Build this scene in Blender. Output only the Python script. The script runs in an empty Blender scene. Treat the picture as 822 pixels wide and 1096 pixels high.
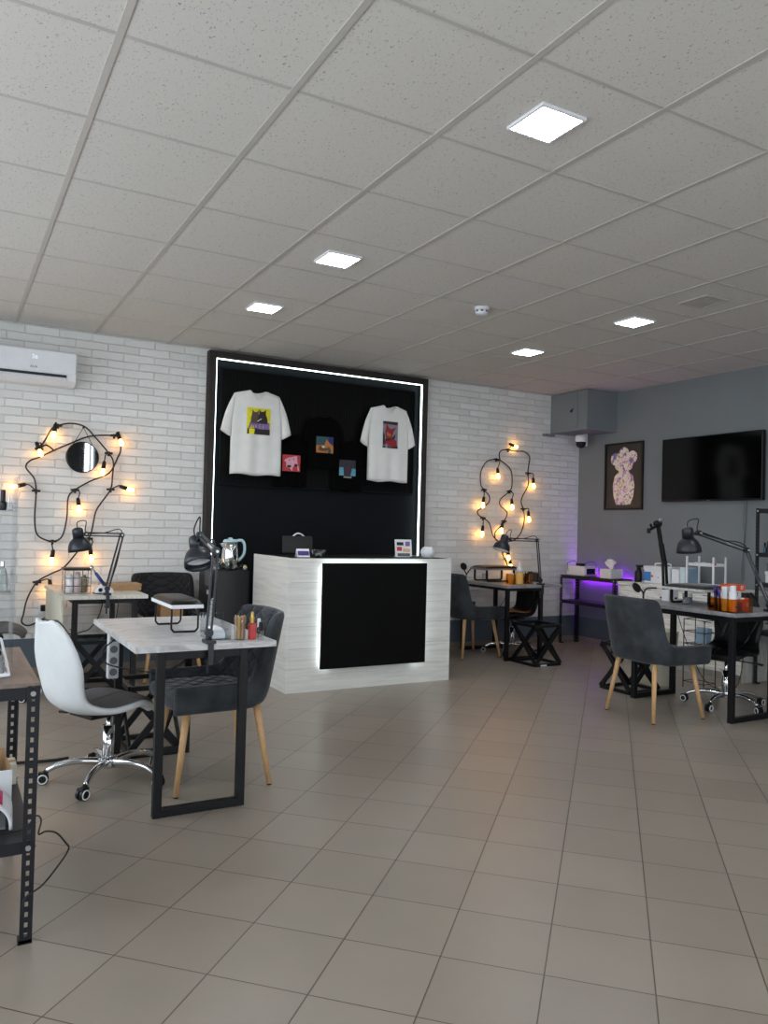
import bpy, bmesh, math, random
from mathutils import Vector, Matrix
random.seed(7)
PI = math.pi
SC = bpy.context.scene
COL = SC.collection
CH = 2.798          # ceiling height
XR, YB = 6.41, 6.83  # right wall, back wall
XL, YF = -1.75, -2.2

# ------------------------------------------------------------------ materials
def lin(c):
    return tuple(((v / 255) / 12.92 if v / 255 <= 0.04045 else ((v / 255 + 0.055) / 1.055) ** 2.4) for v in c)

MATS = {}
def mat(name, rgb, rough=0.5, metal=0.0, var=0.10, scale=12.0, bump=0.0, bscale=60.0, spec=0.5, stretch=None,
        emit=None, alpha=None, trans=None, sheen=0.0, coords='Object'):
    if name in MATS:
        return MATS[name]
    m = bpy.data.materials.new(name)
    m.use_nodes = True
    nt = m.node_tree
    b = nt.nodes['Principled BSDF']
    b.inputs['Roughness'].default_value = rough
    b.inputs['Metallic'].default_value = metal
    b.inputs['Specular IOR Level'].default_value = spec
    tc = nt.nodes.new('ShaderNodeTexCoord')
    src = tc.outputs[coords]
    if stretch:
        mp = nt.nodes.new('ShaderNodeMapping')
        mp.inputs['Scale'].default_value = stretch
        nt.links.new(src, mp.inputs['Vector'])
        src = mp.outputs['Vector']
    n = nt.nodes.new('ShaderNodeTexNoise')
    n.inputs['Scale'].default_value = scale
    n.inputs['Detail'].default_value = 5
    nt.links.new(src, n.inputs['Vector'])
    r = nt.nodes.new('ShaderNodeValToRGB')
    c = lin(rgb)
    r.color_ramp.elements[0].position = 0.3
    r.color_ramp.elements[1].position = 0.7
    r.color_ramp.elements[0].color = (*[max(0, v * (1 - var)) for v in c], 1)
    r.color_ramp.elements[1].color = (*[min(1, v * (1 + var)) for v in c], 1)
    nt.links.new(n.outputs['Fac'], r.inputs['Fac'])
    nt.links.new(r.outputs['Color'], b.inputs['Base Color'])
    if bump:
        n2 = nt.nodes.new('ShaderNodeTexNoise')
        n2.inputs['Scale'].default_value = bscale
        n2.inputs['Detail'].default_value = 4
        nt.links.new(src, n2.inputs['Vector'])
        bp = nt.nodes.new('ShaderNodeBump')
        bp.inputs['Strength'].default_value = bump
        bp.inputs['Distance'].default_value = 0.004
        nt.links.new(n2.outputs['Fac'], bp.inputs['Height'])
        nt.links.new(bp.outputs['Normal'], b.inputs['Normal'])
    if emit:
        b.inputs['Emission Color'].default_value = (*lin(emit[0]), 1)
        b.inputs['Emission Strength'].default_value = emit[1]
    if trans is not None:
        b.inputs['Transmission Weight'].default_value = trans
        b.inputs['IOR'].default_value = 1.45
    if alpha is not None:
        b.inputs['Alpha'].default_value = alpha
    if sheen:
        b.inputs['Sheen Weight'].default_value = sheen
        b.inputs['Sheen Roughness'].default_value = 0.4
    MATS[name] = m
    return m

def brick_material():
    m = bpy.data.materials.new('white_painted_brick'); m.use_nodes = True
    nt = m.node_tree; b = nt.nodes['Principled BSDF']
    b.inputs['Roughness'].default_value = 0.5
    tc = nt.nodes.new('ShaderNodeTexCoord')
    sx = nt.nodes.new('ShaderNodeSeparateXYZ'); nt.links.new(tc.outputs['Object'], sx.inputs[0])
    cx = nt.nodes.new('ShaderNodeCombineXYZ')
    nt.links.new(sx.outputs['X'], cx.inputs['X']); nt.links.new(sx.outputs['Z'], cx.inputs['Y'])
    wob = nt.nodes.new('ShaderNodeTexNoise'); wob.inputs['Scale'].default_value = 9; wob.inputs['Detail'].default_value = 3
    nt.links.new(cx.outputs[0], wob.inputs['Vector'])
    mixv = nt.nodes.new('ShaderNodeMixRGB'); mixv.blend_type = 'LINEAR_LIGHT'; mixv.inputs['Fac'].default_value = 0.007
    nt.links.new(cx.outputs[0], mixv.inputs[1]); nt.links.new(wob.outputs['Color'], mixv.inputs[2])
    br = nt.nodes.new('ShaderNodeTexBrick')
    br.inputs['Scale'].default_value = 1.0
    br.inputs['Brick Width'].default_value = 0.255
    br.inputs['Row Height'].default_value = 0.0665
    br.inputs['Mortar Size'].default_value = 0.0046
    br.inputs['Mortar Smooth'].default_value = 0.6
    br.inputs['Color1'].default_value = (*lin((228, 228, 226)), 1)
    br.inputs['Color2'].default_value = (*lin((214, 214, 211)), 1)
    br.inputs['Mortar'].default_value = (*lin((216, 216, 213)), 1)
    nt.links.new(mixv.outputs[0], br.inputs['Vector'])
    nt.links.new(br.outputs['Color'], b.inputs['Base Color'])
    n = nt.nodes.new('ShaderNodeTexNoise'); n.inputs['Scale'].default_value = 26; n.inputs['Detail'].default_value = 6
    nt.links.new(cx.outputs[0], n.inputs['Vector'])
    n3 = nt.nodes.new('ShaderNodeTexNoise'); n3.inputs['Scale'].default_value = 7; n3.inputs['Detail'].default_value = 2
    nt.links.new(cx.outputs[0], n3.inputs['Vector'])
    inv = nt.nodes.new('ShaderNodeMath'); inv.operation = 'MULTIPLY_ADD'
    inv.inputs[1].default_value = -0.55; inv.inputs[2].default_value = 1.0
    nt.links.new(br.outputs['Fac'], inv.inputs[0])
    ad = nt.nodes.new('ShaderNodeMath'); ad.operation = 'MULTIPLY_ADD'; ad.inputs[1].default_value = 0.55
    nt.links.new(n.outputs['Fac'], ad.inputs[0]); nt.links.new(inv.outputs[0], ad.inputs[2])
    ad2 = nt.nodes.new('ShaderNodeMath'); ad2.operation = 'MULTIPLY_ADD'; ad2.inputs[1].default_value = 1.0
    nt.links.new(n3.outputs['Fac'], ad2.inputs[0]); nt.links.new(ad.outputs[0], ad2.inputs[2])
    bp = nt.nodes.new('ShaderNodeBump'); bp.inputs['Strength'].default_value = 1.0; bp.inputs['Distance'].default_value = 0.012
    nt.links.new(ad2.outputs[0], bp.inputs['Height']); nt.links.new(bp.outputs['Normal'], b.inputs['Normal'])
    return m

def floor_material():
    m = bpy.data.materials.new('taupe_floor_tile'); m.use_nodes = True
    nt = m.node_tree; b = nt.nodes['Principled BSDF']
    tc = nt.nodes.new('ShaderNodeTexCoord')
    mp = nt.nodes.new('ShaderNodeMapping')
    mp.inputs['Rotation'].default_value = (0, 0, math.radians(45.4))
    a = math.radians(45.4)
    u = 1.304 * math.cos(a) - 1.921 * math.sin(a); v = 1.304 * math.sin(a) + 1.921 * math.cos(a)
    mp.inputs['Location'].default_value = (-u + 0.298 * 20, -v + 0.298 * 20, 0)
    nt.links.new(tc.outputs['Object'], mp.inputs['Vector'])
    br = nt.nodes.new('ShaderNodeTexBrick'); br.offset = 0.0; br.squash = 1.0
    br.inputs['Scale'].default_value = 1.0
    br.inputs['Brick Width'].default_value = 0.298
    br.inputs['Row Height'].default_value = 0.298
    br.inputs['Mortar Size'].default_value = 0.0022
    br.inputs['Mortar Smooth'].default_value = 0.15
    br.inputs['Color1'].default_value = (*lin((148, 139, 128)), 1)
    br.inputs['Color2'].default_value = (*lin((140, 131, 120)), 1)
    br.inputs['Mortar'].default_value = (*lin((84, 74, 65)), 1)
    nt.links.new(mp.outputs[0], br.inputs['Vector'])
    n = nt.nodes.new('ShaderNodeTexNoise'); n.inputs['Scale'].default_value = 5; n.inputs['Detail'].default_value = 6
    nt.links.new(mp.outputs[0], n.inputs['Vector'])
    r = nt.nodes.new('ShaderNodeValToRGB')
    r.color_ramp.elements[0].color = (0.86, 0.86, 0.86, 1); r.color_ramp.elements[1].color = (1.08, 1.06, 1.04, 1)
    nt.links.new(n.outputs['Fac'], r.inputs['Fac'])
    mx = nt.nodes.new('ShaderNodeMixRGB'); mx.blend_type = 'MULTIPLY'; mx.inputs['Fac'].default_value = 1
    nt.links.new(br.outputs['Color'], mx.inputs[1]); nt.links.new(r.outputs['Color'], mx.inputs[2])
    nt.links.new(mx.outputs[0], b.inputs['Base Color'])
    rr = nt.nodes.new('ShaderNodeMapRange'); rr.inputs['To Min'].default_value = 0.26; rr.inputs['To Max'].default_value = 0.40
    nt.links.new(n.outputs['Fac'], rr.inputs['Value']); nt.links.new(rr.outputs[0], b.inputs['Roughness'])
    inv = nt.nodes.new('ShaderNodeMath'); inv.operation = 'MULTIPLY'; inv.inputs[1].default_value = -1
    nt.links.new(br.outputs['Fac'], inv.inputs[0])
    bp = nt.nodes.new('ShaderNodeBump'); bp.inputs['Strength'].default_value = 0.5; bp.inputs['Distance'].default_value = 0.002
    nt.links.new(inv.outputs[0], bp.inputs['Height']); nt.links.new(bp.outputs['Normal'], b.inputs['Normal'])
    return m

def ceiling_material():
    m = bpy.data.materials.new('mineral_ceiling_tile'); m.use_nodes = True
    nt = m.node_tree; b = nt.nodes['Principled BSDF']
    b.inputs['Roughness'].default_value = 0.9
    tc = nt.nodes.new('ShaderNodeTexCoord')
    mp = nt.nodes.new('ShaderNodeMapping'); mp.inputs['Scale'].default_value = (1.0, 0.55, 1)
    mp.inputs['Rotation'].default_value = (0, 0, 0.3)
    nt.links.new(tc.outputs['Object'], mp.inputs['Vector'])
    n = nt.nodes.new('ShaderNodeTexNoise'); n.inputs['Scale'].default_value = 165; n.inputs['Detail'].default_value = 2
    n.inputs['Distortion'].default_value = 0.8
    nt.links.new(mp.outputs[0], n.inputs['Vector'])
    r = nt.nodes.new('ShaderNodeValToRGB')
    r.color_ramp.elements[0].position = 0.31; r.color_ramp.elements[0].color = (*lin((146, 140, 132)), 1)
    r.color_ramp.elements[1].position = 0.36; r.color_ramp.elements[1].color = (*lin((208, 204, 198)), 1)
    nt.links.new(n.outputs['Fac'], r.inputs['Fac'])
    nt.links.new(r.outputs['Color'], b.inputs['Base Color'])
    n2 = nt.nodes.new('ShaderNodeTexNoise'); n2.inputs['Scale'].default_value = 160
    nt.links.new(tc.outputs['Object'], n2.inputs['Vector'])
    bp = nt.nodes.new('ShaderNodeBump'); bp.inputs['Strength'].default_value = 0.25; bp.inputs['Distance'].default_value = 0.002
    nt.links.new(n2.outputs['Fac'], bp.inputs['Height']); nt.links.new(bp.outputs['Normal'], b.inputs['Normal'])
    return m

def wood_material(name, c1, c2, stretch, scale=6, rough=0.5, rough_dist=2.0):
    m = bpy.data.materials.new(name); m.use_nodes = True
    nt = m.node_tree; b = nt.nodes['Principled BSDF']; b.inputs['Roughness'].default_value = rough
    tc = nt.nodes.new('ShaderNodeTexCoord')
    mp = nt.nodes.new('ShaderNodeMapping'); mp.inputs['Scale'].default_value = stretch
    nt.links.new(tc.outputs['Object'], mp.inputs['Vector'])
    n = nt.nodes.new('ShaderNodeTexNoise'); n.inputs['Scale'].default_value = scale
    n.inputs['Detail'].default_value = 8; n.inputs['Distortion'].default_value = rough_dist; n.inputs['Roughness'].default_value = 0.65
    nt.links.new(mp.outputs[0], n.inputs['Vector'])
    r = nt.nodes.new('ShaderNodeValToRGB')
    r.color_ramp.elements[0].position = 0.32; r.color_ramp.elements[0].color = (*lin(c2), 1)
    r.color_ramp.elements[1].position = 0.56; r.color_ramp.elements[1].color = (*lin(c1), 1)
    nt.links.new(n.outputs['Fac'], r.inputs['Fac']); nt.links.new(r.outputs['Color'], b.inputs['Base Color'])
    return m

def emission(name, rgb, strength):
    m = bpy.data.materials.new(name); m.use_nodes = True
    nt = m.node_tree; nt.nodes.clear()
    o = nt.nodes.new('ShaderNodeOutputMaterial'); e = nt.nodes.new('ShaderNodeEmission')
    e.inputs['Color'].default_value = (*lin(rgb), 1); e.inputs['Strength'].default_value = strength
    nt.links.new(e.outputs[0], o.inputs[0])
    return m

def clear_material(name, tint, fac=0.16, rough=0.05):
    m = bpy.data.materials.new(name); m.use_nodes = True
    nt = m.node_tree; nt.nodes.clear()
    o = nt.nodes.new('ShaderNodeOutputMaterial')
    t = nt.nodes.new('ShaderNodeBsdfTransparent'); t.inputs['Color'].default_value = (*lin(tint), 1)
    g = nt.nodes.new('ShaderNodeBsdfGlossy'); g.inputs['Roughness'].default_value = rough
    lw = nt.nodes.new('ShaderNodeLayerWeight'); lw.inputs['Blend'].default_value = fac
    mx = nt.nodes.new('ShaderNodeMixShader')
    nt.links.new(lw.outputs['Facing'], mx.inputs['Fac'])
    nt.links.new(t.outputs[0], mx.inputs[1]); nt.links.new(g.outputs[0], mx.inputs[2])
    nt.links.new(mx.outputs[0], o.inputs[0])
    return m

M_BRICK, M_FLOOR, M_CEIL = brick_material(), floor_material(), ceiling_material()
M_GREYWALL = mat('grey_wall_paint', (118, 124, 128), 0.75, var=0.04, scale=3, bump=0.12, bscale=90)
M_DADO = mat('slate_dado_paint', (86, 98, 108), 0.6, var=0.06, scale=5)
M_SKIRT = mat('taupe_skirting_tile', (128, 118, 108), 0.5, var=0.08, scale=8)
M_PLAIN = mat('plain_wall_paint', (190, 190, 188), 0.8, var=0.03)
M_GRID = mat('ceiling_grid_metal', (184, 180, 174), 0.5, var=0.04)
M_BLACKMETAL = mat('black_powder_coat', (9, 10, 13), 0.45, var=0.2, scale=30, spec=0.35)
M_RACK = mat('black_rack_steel', (18, 21, 28), 0.45, var=0.2, scale=25, spec=0.4)
M_STEEL = mat('bolt_steel', (190, 190, 190), 0.3, 0.9)
M_CHROME = mat('chrome', (215, 217, 220), 0.1, 1.0, var=0.03)
M_BLACKPL = mat('black_plastic', (9, 9, 10), 0.4, var=0.15, spec=0.4)
M_LAMP = mat('lamp_black_paint', (30, 34, 42), 0.36, var=0.12, scale=20, spec=0.5)
M_LAMPIN = mat('lamp_inner_white', (226, 228, 232), 0.5)
M_WHITEPL = mat('white_plastic', (226, 228, 232), 0.35, var=0.03)
M_GREYPL = mat('grey_plastic', (120, 124, 130), 0.4)
M_VELVET = mat('charcoal_velvet', (52, 56, 60), 0.85, var=0.5, scale=8, bump=0.1, bscale=40, sheen=0.2, spec=0.3)
M_VELVETIN = mat('charcoal_quilted_velvet', (58, 60, 65), 0.85, var=0.15, scale=9, sheen=0.3, spec=0.3)
M_BLACKFAB = mat('black_quilted_fabric', (26, 26, 29), 0.7, var=0.15, sheen=0.25, spec=0.35)
M_WOODLEG = wood_material('beech_leg', (205, 165, 118), (184, 142, 96), (14, 14, 1.2), 5, 0.45)
M_WHITELEA = mat('white_leatherette', (218, 222, 224), 0.42, var=0.03, bump=0.06, bscale=120)
M_GREYFAB = mat('grey_upholstery', (98, 95, 96), 0.85, var=0.10, scale=40)
M_BLACKLEA = mat('black_leatherette', (8, 8, 10), 0.4, var=0.15, spec=0.35)
M_TAN = mat('tan_seat_cover', (176, 126, 72), 0.8, var=0.35, scale=18)
M_MARBLE = wood_material('grey_stone_laminate', (206, 205, 205), (160, 158, 158), (1.2, 3.0, 3), 4, 0.42, 3.0)
M_GREYTOP = wood_material('dark_grey_laminate', (150, 150, 152), (118, 118, 121), (1.5, 3.0, 3), 4, 0.4, 3.0)
M_CREAMTOP = wood_material('pale_laminate', (212, 208, 198), (176, 172, 162), (3.0, 1.2, 3), 4, 0.45, 2.5)
M_RACKTOP = wood_material('brown_laminate', (124, 110, 100), (98, 86, 78), (5.0, 1.0, 3), 4, 0.45, 1.5)
M_COUNTER = wood_material('bleached_oak_panel', (226, 226, 221), (206, 205, 199), (0.7, 0.7, 12.0), 3.2, 0.5, 0.5)
M_SIDEBOARD = wood_material('bleached_board', (240, 238, 232), (188, 185, 178), (1.0, 1.2, 12.0), 4.5, 0.5, 1.2)
M_SIDEBOARDEND = wood_material('grey_board', (182, 180, 174), (146, 144, 138), (6, 6, 1), 4.5, 0.5, 1.2)
M_MATTEBLACK = mat('matte_black_panel', (3, 3, 4), 0.6, var=0.15, scale=3, spec=0.15)
M_NAVYBLACK = mat('navy_black_panel', (10, 14, 18), 0.6, var=0.15, scale=3, spec=0.15)
M_DARKWOOD = wood_material('dark_bark_wood', (44, 37, 33), (20, 17, 16), (8, 8, 1.5), 6, 0.7, 1.0)
M_LEDW = emission('white_led_strip', (226, 246, 246), 6.5)
M_LEDGLOW = emission('white_counter_led', (230, 246, 246), 11.0)
M_PANEL = emission('ceiling_light_diffuser', (250, 250, 255), 60.0)
M_BULB = emission('warm_bulb_glow', (255, 178, 84), 26.0)
M_UV = emission('purple_led', (156, 40, 245), 85.0)
M_FRIDGE = mat('fridge_black', (17, 19, 21), 0.35, var=0.1, spec=0.4)
M_SCREEN = mat('tv_glass', (2, 2, 3), 0.1, var=0.05, spec=0.3)
M_MIRROR = mat('mirror_glass', (205, 210, 212), 0.02, 1.0, var=0.01)
M_COTTON = mat('white_cotton', (226, 226, 222), 0.9, var=0.03, bump=0.15, bscale=200)
M_BLACKCOT = mat('black_cotton', (3, 3, 4), 0.95, var=0.15, spec=0.1)
M_CARD = mat('brown_cardboard', (168, 132, 92), 0.8, var=0.1)
M_WOODBOX = mat('tan_wood_box', (176, 140, 98), 0.6, var=0.15, stretch=(1, 8, 8))
M_CLEAR = clear_material('clear_acrylic', (246, 248, 250), 0.1)
M_GLASS = clear_material('clear_glass', (238, 243, 243), 0.5)
M_AMBER = clear_material('amber_acrylic', (246, 216, 156), 0.12)
M_PANE = clear_material('window_glass', (245, 248, 250), 0.05)
M_CREAM = mat('cream_plastic', (206, 202, 184), 0.5, var=0.04)
M_BLUE = mat('blue_plastic', (34, 52, 128), 0.35)
M_MINT = mat('pale_blue_plastic', (196, 228, 234), 0.35)
M_RED = mat('red_liquid', (176, 34, 26), 0.2)
M_GOLD = mat('gold_cap', (206, 170, 90), 0.3, 0.7)
M_ORANGE = mat('orange_card', (214, 84, 40), 0.5, var=0.08)
M_PINK = mat('magenta_plastic', (214, 30, 110), 0.4)
M_PURPLE = mat('purple_plastic', (70, 50, 120), 0.4)
M_YELLOWLAB = mat('yellow_label', (226, 178, 96), 0.5)
M_STICK = mat('orange_wood_stick', (228, 188, 134), 0.6, var=0.15)
M_CABLE = mat('black_cable', (16, 16, 17), 0.5)
M_WCABLE = mat('grey_cable', (120, 122, 124), 0.5)
M_TISSUE = mat('white_tissue', (240, 240, 240), 0.9, var=0.02)
M_BLUESTK = mat('blue_sticker', (58, 128, 196), 0.5)
M_REDSTK = mat('red_sticker', (226, 70, 60), 0.5)
M_LABELGREY = mat('grey_label', (96, 98, 100), 0.6)
M_DARKSLOT = mat('dark_slot', (30, 31, 34), 0.6)
M_TEAL = mat('teal_bottle', (40, 92, 110), 0.3)

# ------------------------------------------------------------------ mesh helpers
class MB:
    def __init__(s):
        s.bm = bmesh.new(); s.mi = 0
    def _f(s, vs, smooth=False):
        try:
            f = s.bm.faces.new(vs); f.smooth = smooth; f.material_index = s.mi
            return f
        except ValueError:
            return None
    def box(s, x0, x1, y0, y1, z0, z1, M=None):
        c = [Vector((x, y, z)) for z in (z0, z1) for y in (y0, y1) for x in (x0, x1)]
        if M: c = [M @ v for v in c]
        v = [s.bm.verts.new(p) for p in c]
        for q in ((0, 2, 3, 1), (4, 5, 7, 6), (0, 1, 5, 4), (2, 6, 7, 3), (0, 4, 6, 2), (1, 3, 7, 5)):
            s._f([v[i] for i in q])
        return s
    def bar(s, p0, p1, w, h, up=(0, 0, 1)):
        p0, p1 = Vector(p0), Vector(p1); d = (p1 - p0); L = d.length; d.normalize()
        up = Vector(up)
        if abs(d.dot(up)) > 0.98: up = Vector((1, 0, 0))
        sx = d.cross(up).normalized(); sz = sx.cross(d).normalized()
        M = Matrix((( sx.x, d.x, sz.x, p0.x), (sx.y, d.y, sz.y, p0.y), (sx.z, d.z, sz.z, p0.z), (0, 0, 0, 1)))
        return s.box(-w / 2, w / 2, 0, L, -h / 2, h / 2, M)
    def ring(s, c, ax, r, n, ref=None):
        ax = Vector(ax).normalized()
        ref = Vector(ref) if ref is not None else (Vector((0, 0, 1)) if abs(ax.z) < 0.9 else Vector((1, 0, 0)))
        a = (ref - ax * ref.dot(ax)).normalized(); b = ax.cross(a)
        return [s.bm.verts.new(Vector(c) + r * (math.cos(2 * PI * k / n) * a + math.sin(2 * PI * k / n) * b)) for k in range(n)], a
    def bridge(s, r0, r1, smooth=True):
        n = len(r0)
        for k in range(n):
            s._f([r0[k], r0[(k + 1) % n], r1[(k + 1) % n], r1[k]], smooth)
    def cyl(s, p0, p1, r0, r1=None, n=16, cap=True):
        r1 = r0 if r1 is None else r1
        p0, p1 = Vector(p0), Vector(p1); ax = p1 - p0
        a, _ = s.ring(p0, ax, r0, n); b, _ = s.ring(p1, ax, r1, n)
        s.bridge(a, b)
        if cap:
            s._f(a[::-1]); s._f(b)
        return s
    def tube(s, pts, r, n=8, closed=False, cap=True):
        P = [Vector(p) for p in pts]; N = len(P); rings = []; ref = None
        for i in range(N):
            if closed: d = P[(i + 1) % N] - P[i - 1]
            else: d = P[min(i + 1, N - 1)] - P[max(i - 1, 0)]
            if d.length < 1e-9: d = Vector((0, 0, 1))
            rr = r[i] if isinstance(r, (list, tuple)) else r
            rg, ref = s.ring(P[i], d, rr, n, ref if ref is not None and abs(ref.dot(d.normalized())) < 0.95 else None)
            rings.append(rg)
        for i in range(N - 1): s.bridge(rings[i], rings[i + 1])
        if closed: s.bridge(rings[-1], rings[0])
        elif cap:
            s._f(rings[0][::-1]); s._f(rings[-1])
        return s
    def lathe(s, prof, n=24, M=None, cap0=True, cap1=True):
        M = M or Matrix()
        rings = []
        for r, z in prof:
            r = max(r, 1e-4)
            rings.append([s.bm.verts.new(M @ Vector((r * math.cos(2 * PI * k / n), r * math.sin(2 * PI * k / n), z))) for k in range(n)])
        for a, b in zip(rings, rings[1:]): s.bridge(a, b)
        if cap0: s._f(rings[0][::-1])
        if cap1: s._f(rings[-1])
        return s
    def sphere(s, c, r, sc=(1, 1, 1), n=16):
        M = Matrix.Translation(c) @ Matrix.Diagonal((*sc, 1))
        pr = [(r * math.sin(PI * k / (n // 2)), -r * math.cos(PI * k / (n // 2))) for k in range(n // 2 + 1)]
        return s.lathe(pr, n, M, False, False)
    def prism(s, poly, fn0, fn1):
        a = [s.bm.verts.new(fn0(p)) for p in poly]; b = [s.bm.verts.new(fn1(p)) for p in poly]
        s._f(a[::-1]); s._f(b)
        n = len(poly)
        for k in range(n): s._f([a[k], a[(k + 1) % n], b[(k + 1) % n], b[k]])
        return s
    def grid(s, fn, nu, nv, smooth=True):
        V = [[s.bm.verts.new(fn(i / nu, j / nv)) for j in range(nv + 1)] for i in range(nu + 1)]
        for i in range(nu):
            for j in range(nv):
                s._f([V[i][j], V[i + 1][j], V[i + 1][j + 1], V[i][j + 1]], smooth)
        return s
    def poly(s, pts, smooth=False):
        s._f([s.bm.verts.new(p) for p in pts], smooth); return s
    def obj(s, name, m, parent=None, bevel=0, solid=0, sub=0, seg=2, offset=-1, loc=None, rotz=0):
        bmesh.ops.recalc_face_normals(s.bm, faces=s.bm.faces)
        for e in s.bm.edges:
            if len(e.link_faces) == 2 and e.link_faces[0].smooth and e.link_faces[1].smooth:
                if e.calc_face_angle(0) > 0.75: e.smooth = False
        me = bpy.data.meshes.new(name); s.bm.to_mesh(me); s.bm.free()
        for x in (m if isinstance(m, (list, tuple)) else [m]): me.materials.append(x)
        o = bpy.data.objects.new(name, me); COL.objects.link(o)
        if parent: o.parent = parent
        if loc: o.location = loc
        if rotz: o.rotation_euler = (0, 0, rotz)
        if solid:
            md = o.modifiers.new('thickness', 'SOLIDIFY'); md.thickness = solid; md.offset = offset
        if bevel:
            md = o.modifiers.new('bevel', 'BEVEL'); md.width = bevel; md.segments = seg; md.limit_method = 'ANGLE'
        if sub:
            md = o.modifiers.new('smooth', 'SUBSURF'); md.levels = sub; md.render_levels = sub
            for p in me.polygons: p.use_smooth = True
        return o

def thing(name, label, cat, loc=(0, 0, 0), rotz=0, group=None):
    o = bpy.data.objects.new(name, None); COL.objects.link(o)
    o.empty_display_size = 0.05
    o.location = loc; o.rotation_euler = (0, 0, rotz)
    o['label'] = label; o['category'] = cat
    if group: o['group'] = group
    return o
def tag(o, label, cat, group=None):
    o['label'] = label; o['category'] = cat
    if group: o['group'] = group
    return o
def struct(o):
    o['kind'] = 'structure'; return o
def copy_tree(o, parent=None):
    c = o.copy(); COL.objects.link(c)
    if parent: c.parent = parent
    for ch in list(o.children): copy_tree(ch, c)
    return c
def smooth_path(pts, k=6, closed=False):
    P = [Vector(p) for p in pts]; n = len(P); out = []
    rng = range(n) if closed else range(n - 1)
    for i in rng:
        if closed: a, b, c, d = P[i - 1], P[i], P[(i + 1) % n], P[(i + 2) % n]
        else: a, b, c, d = P[max(i - 1, 0)], P[i], P[i + 1], P[min(i + 2, n - 1)]
        for j in range(k):
            t = j / k
            out.append(0.5 * ((2 * b) + (c - a) * t + (2 * a - 5 * b + 4 * c - d) * t * t + (3 * b - a - 3 * c + d) * t ** 3))
    if not closed: out.append(P[-1])
    return out
def sstep(a, b, x):
    t = max(0, min(1, (x - a) / (b - a))); return t * t * (3 - 2 * t)
def interp(tab, x):
    for (x0, y0), (x1, y1) in zip(tab, tab[1:]):
        if x <= x1: return y0 + (y1 - y0) * (x - x0) / (x1 - x0)
    return tab[-1][1]
def cable(pts, r=0.003, k=6, m=None, name='cable', parent=None):
    return MB().tube(smooth_path(pts, k), r, 6).obj(name, m or M_CABLE, parent)
def text_mesh(txt, size, m, parent, M, name='lettering'):
    cu = bpy.data.curves.new(name, 'FONT'); cu.body = txt; cu.size = size; cu.extrude = 0.0004
    cu.align_x = 'CENTER'; cu.align_y = 'CENTER'
    t = bpy.data.objects.new(name, cu); COL.objects.link(t)
    dg = bpy.context.evaluated_depsgraph_get()
    me = bpy.data.meshes.new_from_object(t.evaluated_get(dg)); me.transform(M)
    bpy.data.objects.remove(t); bpy.data.curves.remove(cu)
    o = bpy.data.objects.new(name, me); COL.objects.link(o); me.materials.clear(); me.materials.append(m)
    o.parent = parent
    return o

# ------------------------------------------------------------------ room shell
struct(MB().box(XL, XR, YF, YB, -0.05, 0).obj('floor', M_FLOOR))
struct(MB().box(XL - 0.12, XR + 0.12, YF - 0.12, YB + 0.12, CH, CH + 0.1).obj('ceiling', M_CEIL))
g = MB()
x = 0.437 - 0.6 * 3
while x < XR:
    if x > XL: g.box(x - 0.012, x + 0.012, YF, YB, CH - 0.004, CH)
    x += 0.6
y = 2.577 - 0.6 * 7
while y < YB:
    if y > YF: g.box(XL, XR, y - 0.008, y + 0.008, CH - 0.0025, CH)
    y += 0.6
struct(g.obj('trim_1', M_GRID))
struct(MB().box(XL - 0.12, XR + 0.12, YB, YB + 0.12, 0.0, CH).obj('wall_back', M_BRICK))
struct(MB().box(XR, XR + 0.12, YF, YB, 0.0, CH).obj('wall_right', M_GREYWALL))
DADO = 0.292
struct(MB().box(XL, XR, YB - 0.006, YB, 0.0, DADO).obj('trim_2', M_DADO))
struct(MB().box(XR - 0.006, XR, YF, YB - 0.006, 0.0, DADO - 0.01).obj('trim_3', M_DADO))
struct(MB().box(XL, XR, YB - 0.016, YB, 0.0, 0.06).obj('baseboard_back', M_SKIRT, bevel=0.003))
struct(MB().box(XR - 0.016, XR, YF, YB - 0.016, 0.0, 0.06).obj('baseboard_right', M_SKIRT, bevel=0.003))

def wall_with_openings(name, axis, c0, c1, a0, a1, openings, m):
    """wall slab between c0..c1 on the fixed axis, running a0..a1, with openings (s0, s1, z0, z1)."""
    b = MB()
    def bx(s0, s1, z0, z1):
        if s1 - s0 < 1e-4 or z1 - z0 < 1e-4: return
        if axis == 'x': b.box(c0, c1, s0, s1, z0, z1)
        else: b.box(s0, s1, c0, c1, z0, z1)
    cur = a0
    for s0, s1, z0, z1 in sorted(openings):
        bx(cur, s0, 0, CH); bx(s0, s1, 0, z0); bx(s0, s1, z1, CH); cur = s1
    bx(cur, a1, 0, CH)
    return struct(b.obj(name, m))
LEFT_OPEN = [(-1.6, 0.6, 0.45, 2.5), (1.0, 3.2, 0.45, 2.5), (3.6, 5.8, 0.45, 2.5)]
FRONT_OPEN = [(-1.3, 0.5, 0.45, 2.5), (2.29, 2.48, 0.1, 2.76), (2.72, 4.6, 0.1, 2.5)]
wall_with_openings('wall_left', 'x', XL - 0.12, XL, YF - 0.12, YB + 0.12, LEFT_OPEN, M_PLAIN)
wall_with_openings('wall_front', 'y', YF - 0.12, YF, XL, XR + 0.12, FRONT_OPEN, mat('backlit_wall_shade', (38, 38, 41), 0.7))  # backlit shade of the front wall put into its dark colour
wn = 0
def portal(loc, rot, sx, sy):
    l = bpy.data.lights.new('window_daylight', 'AREA'); l.shape = 'RECTANGLE'; l.size = sx; l.size_y = sy
    l.cycles.is_portal = True
    o = bpy.data.objects.new('window_daylight', l); COL.objects.link(o); o.location = loc; o.rotation_euler = rot
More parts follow.
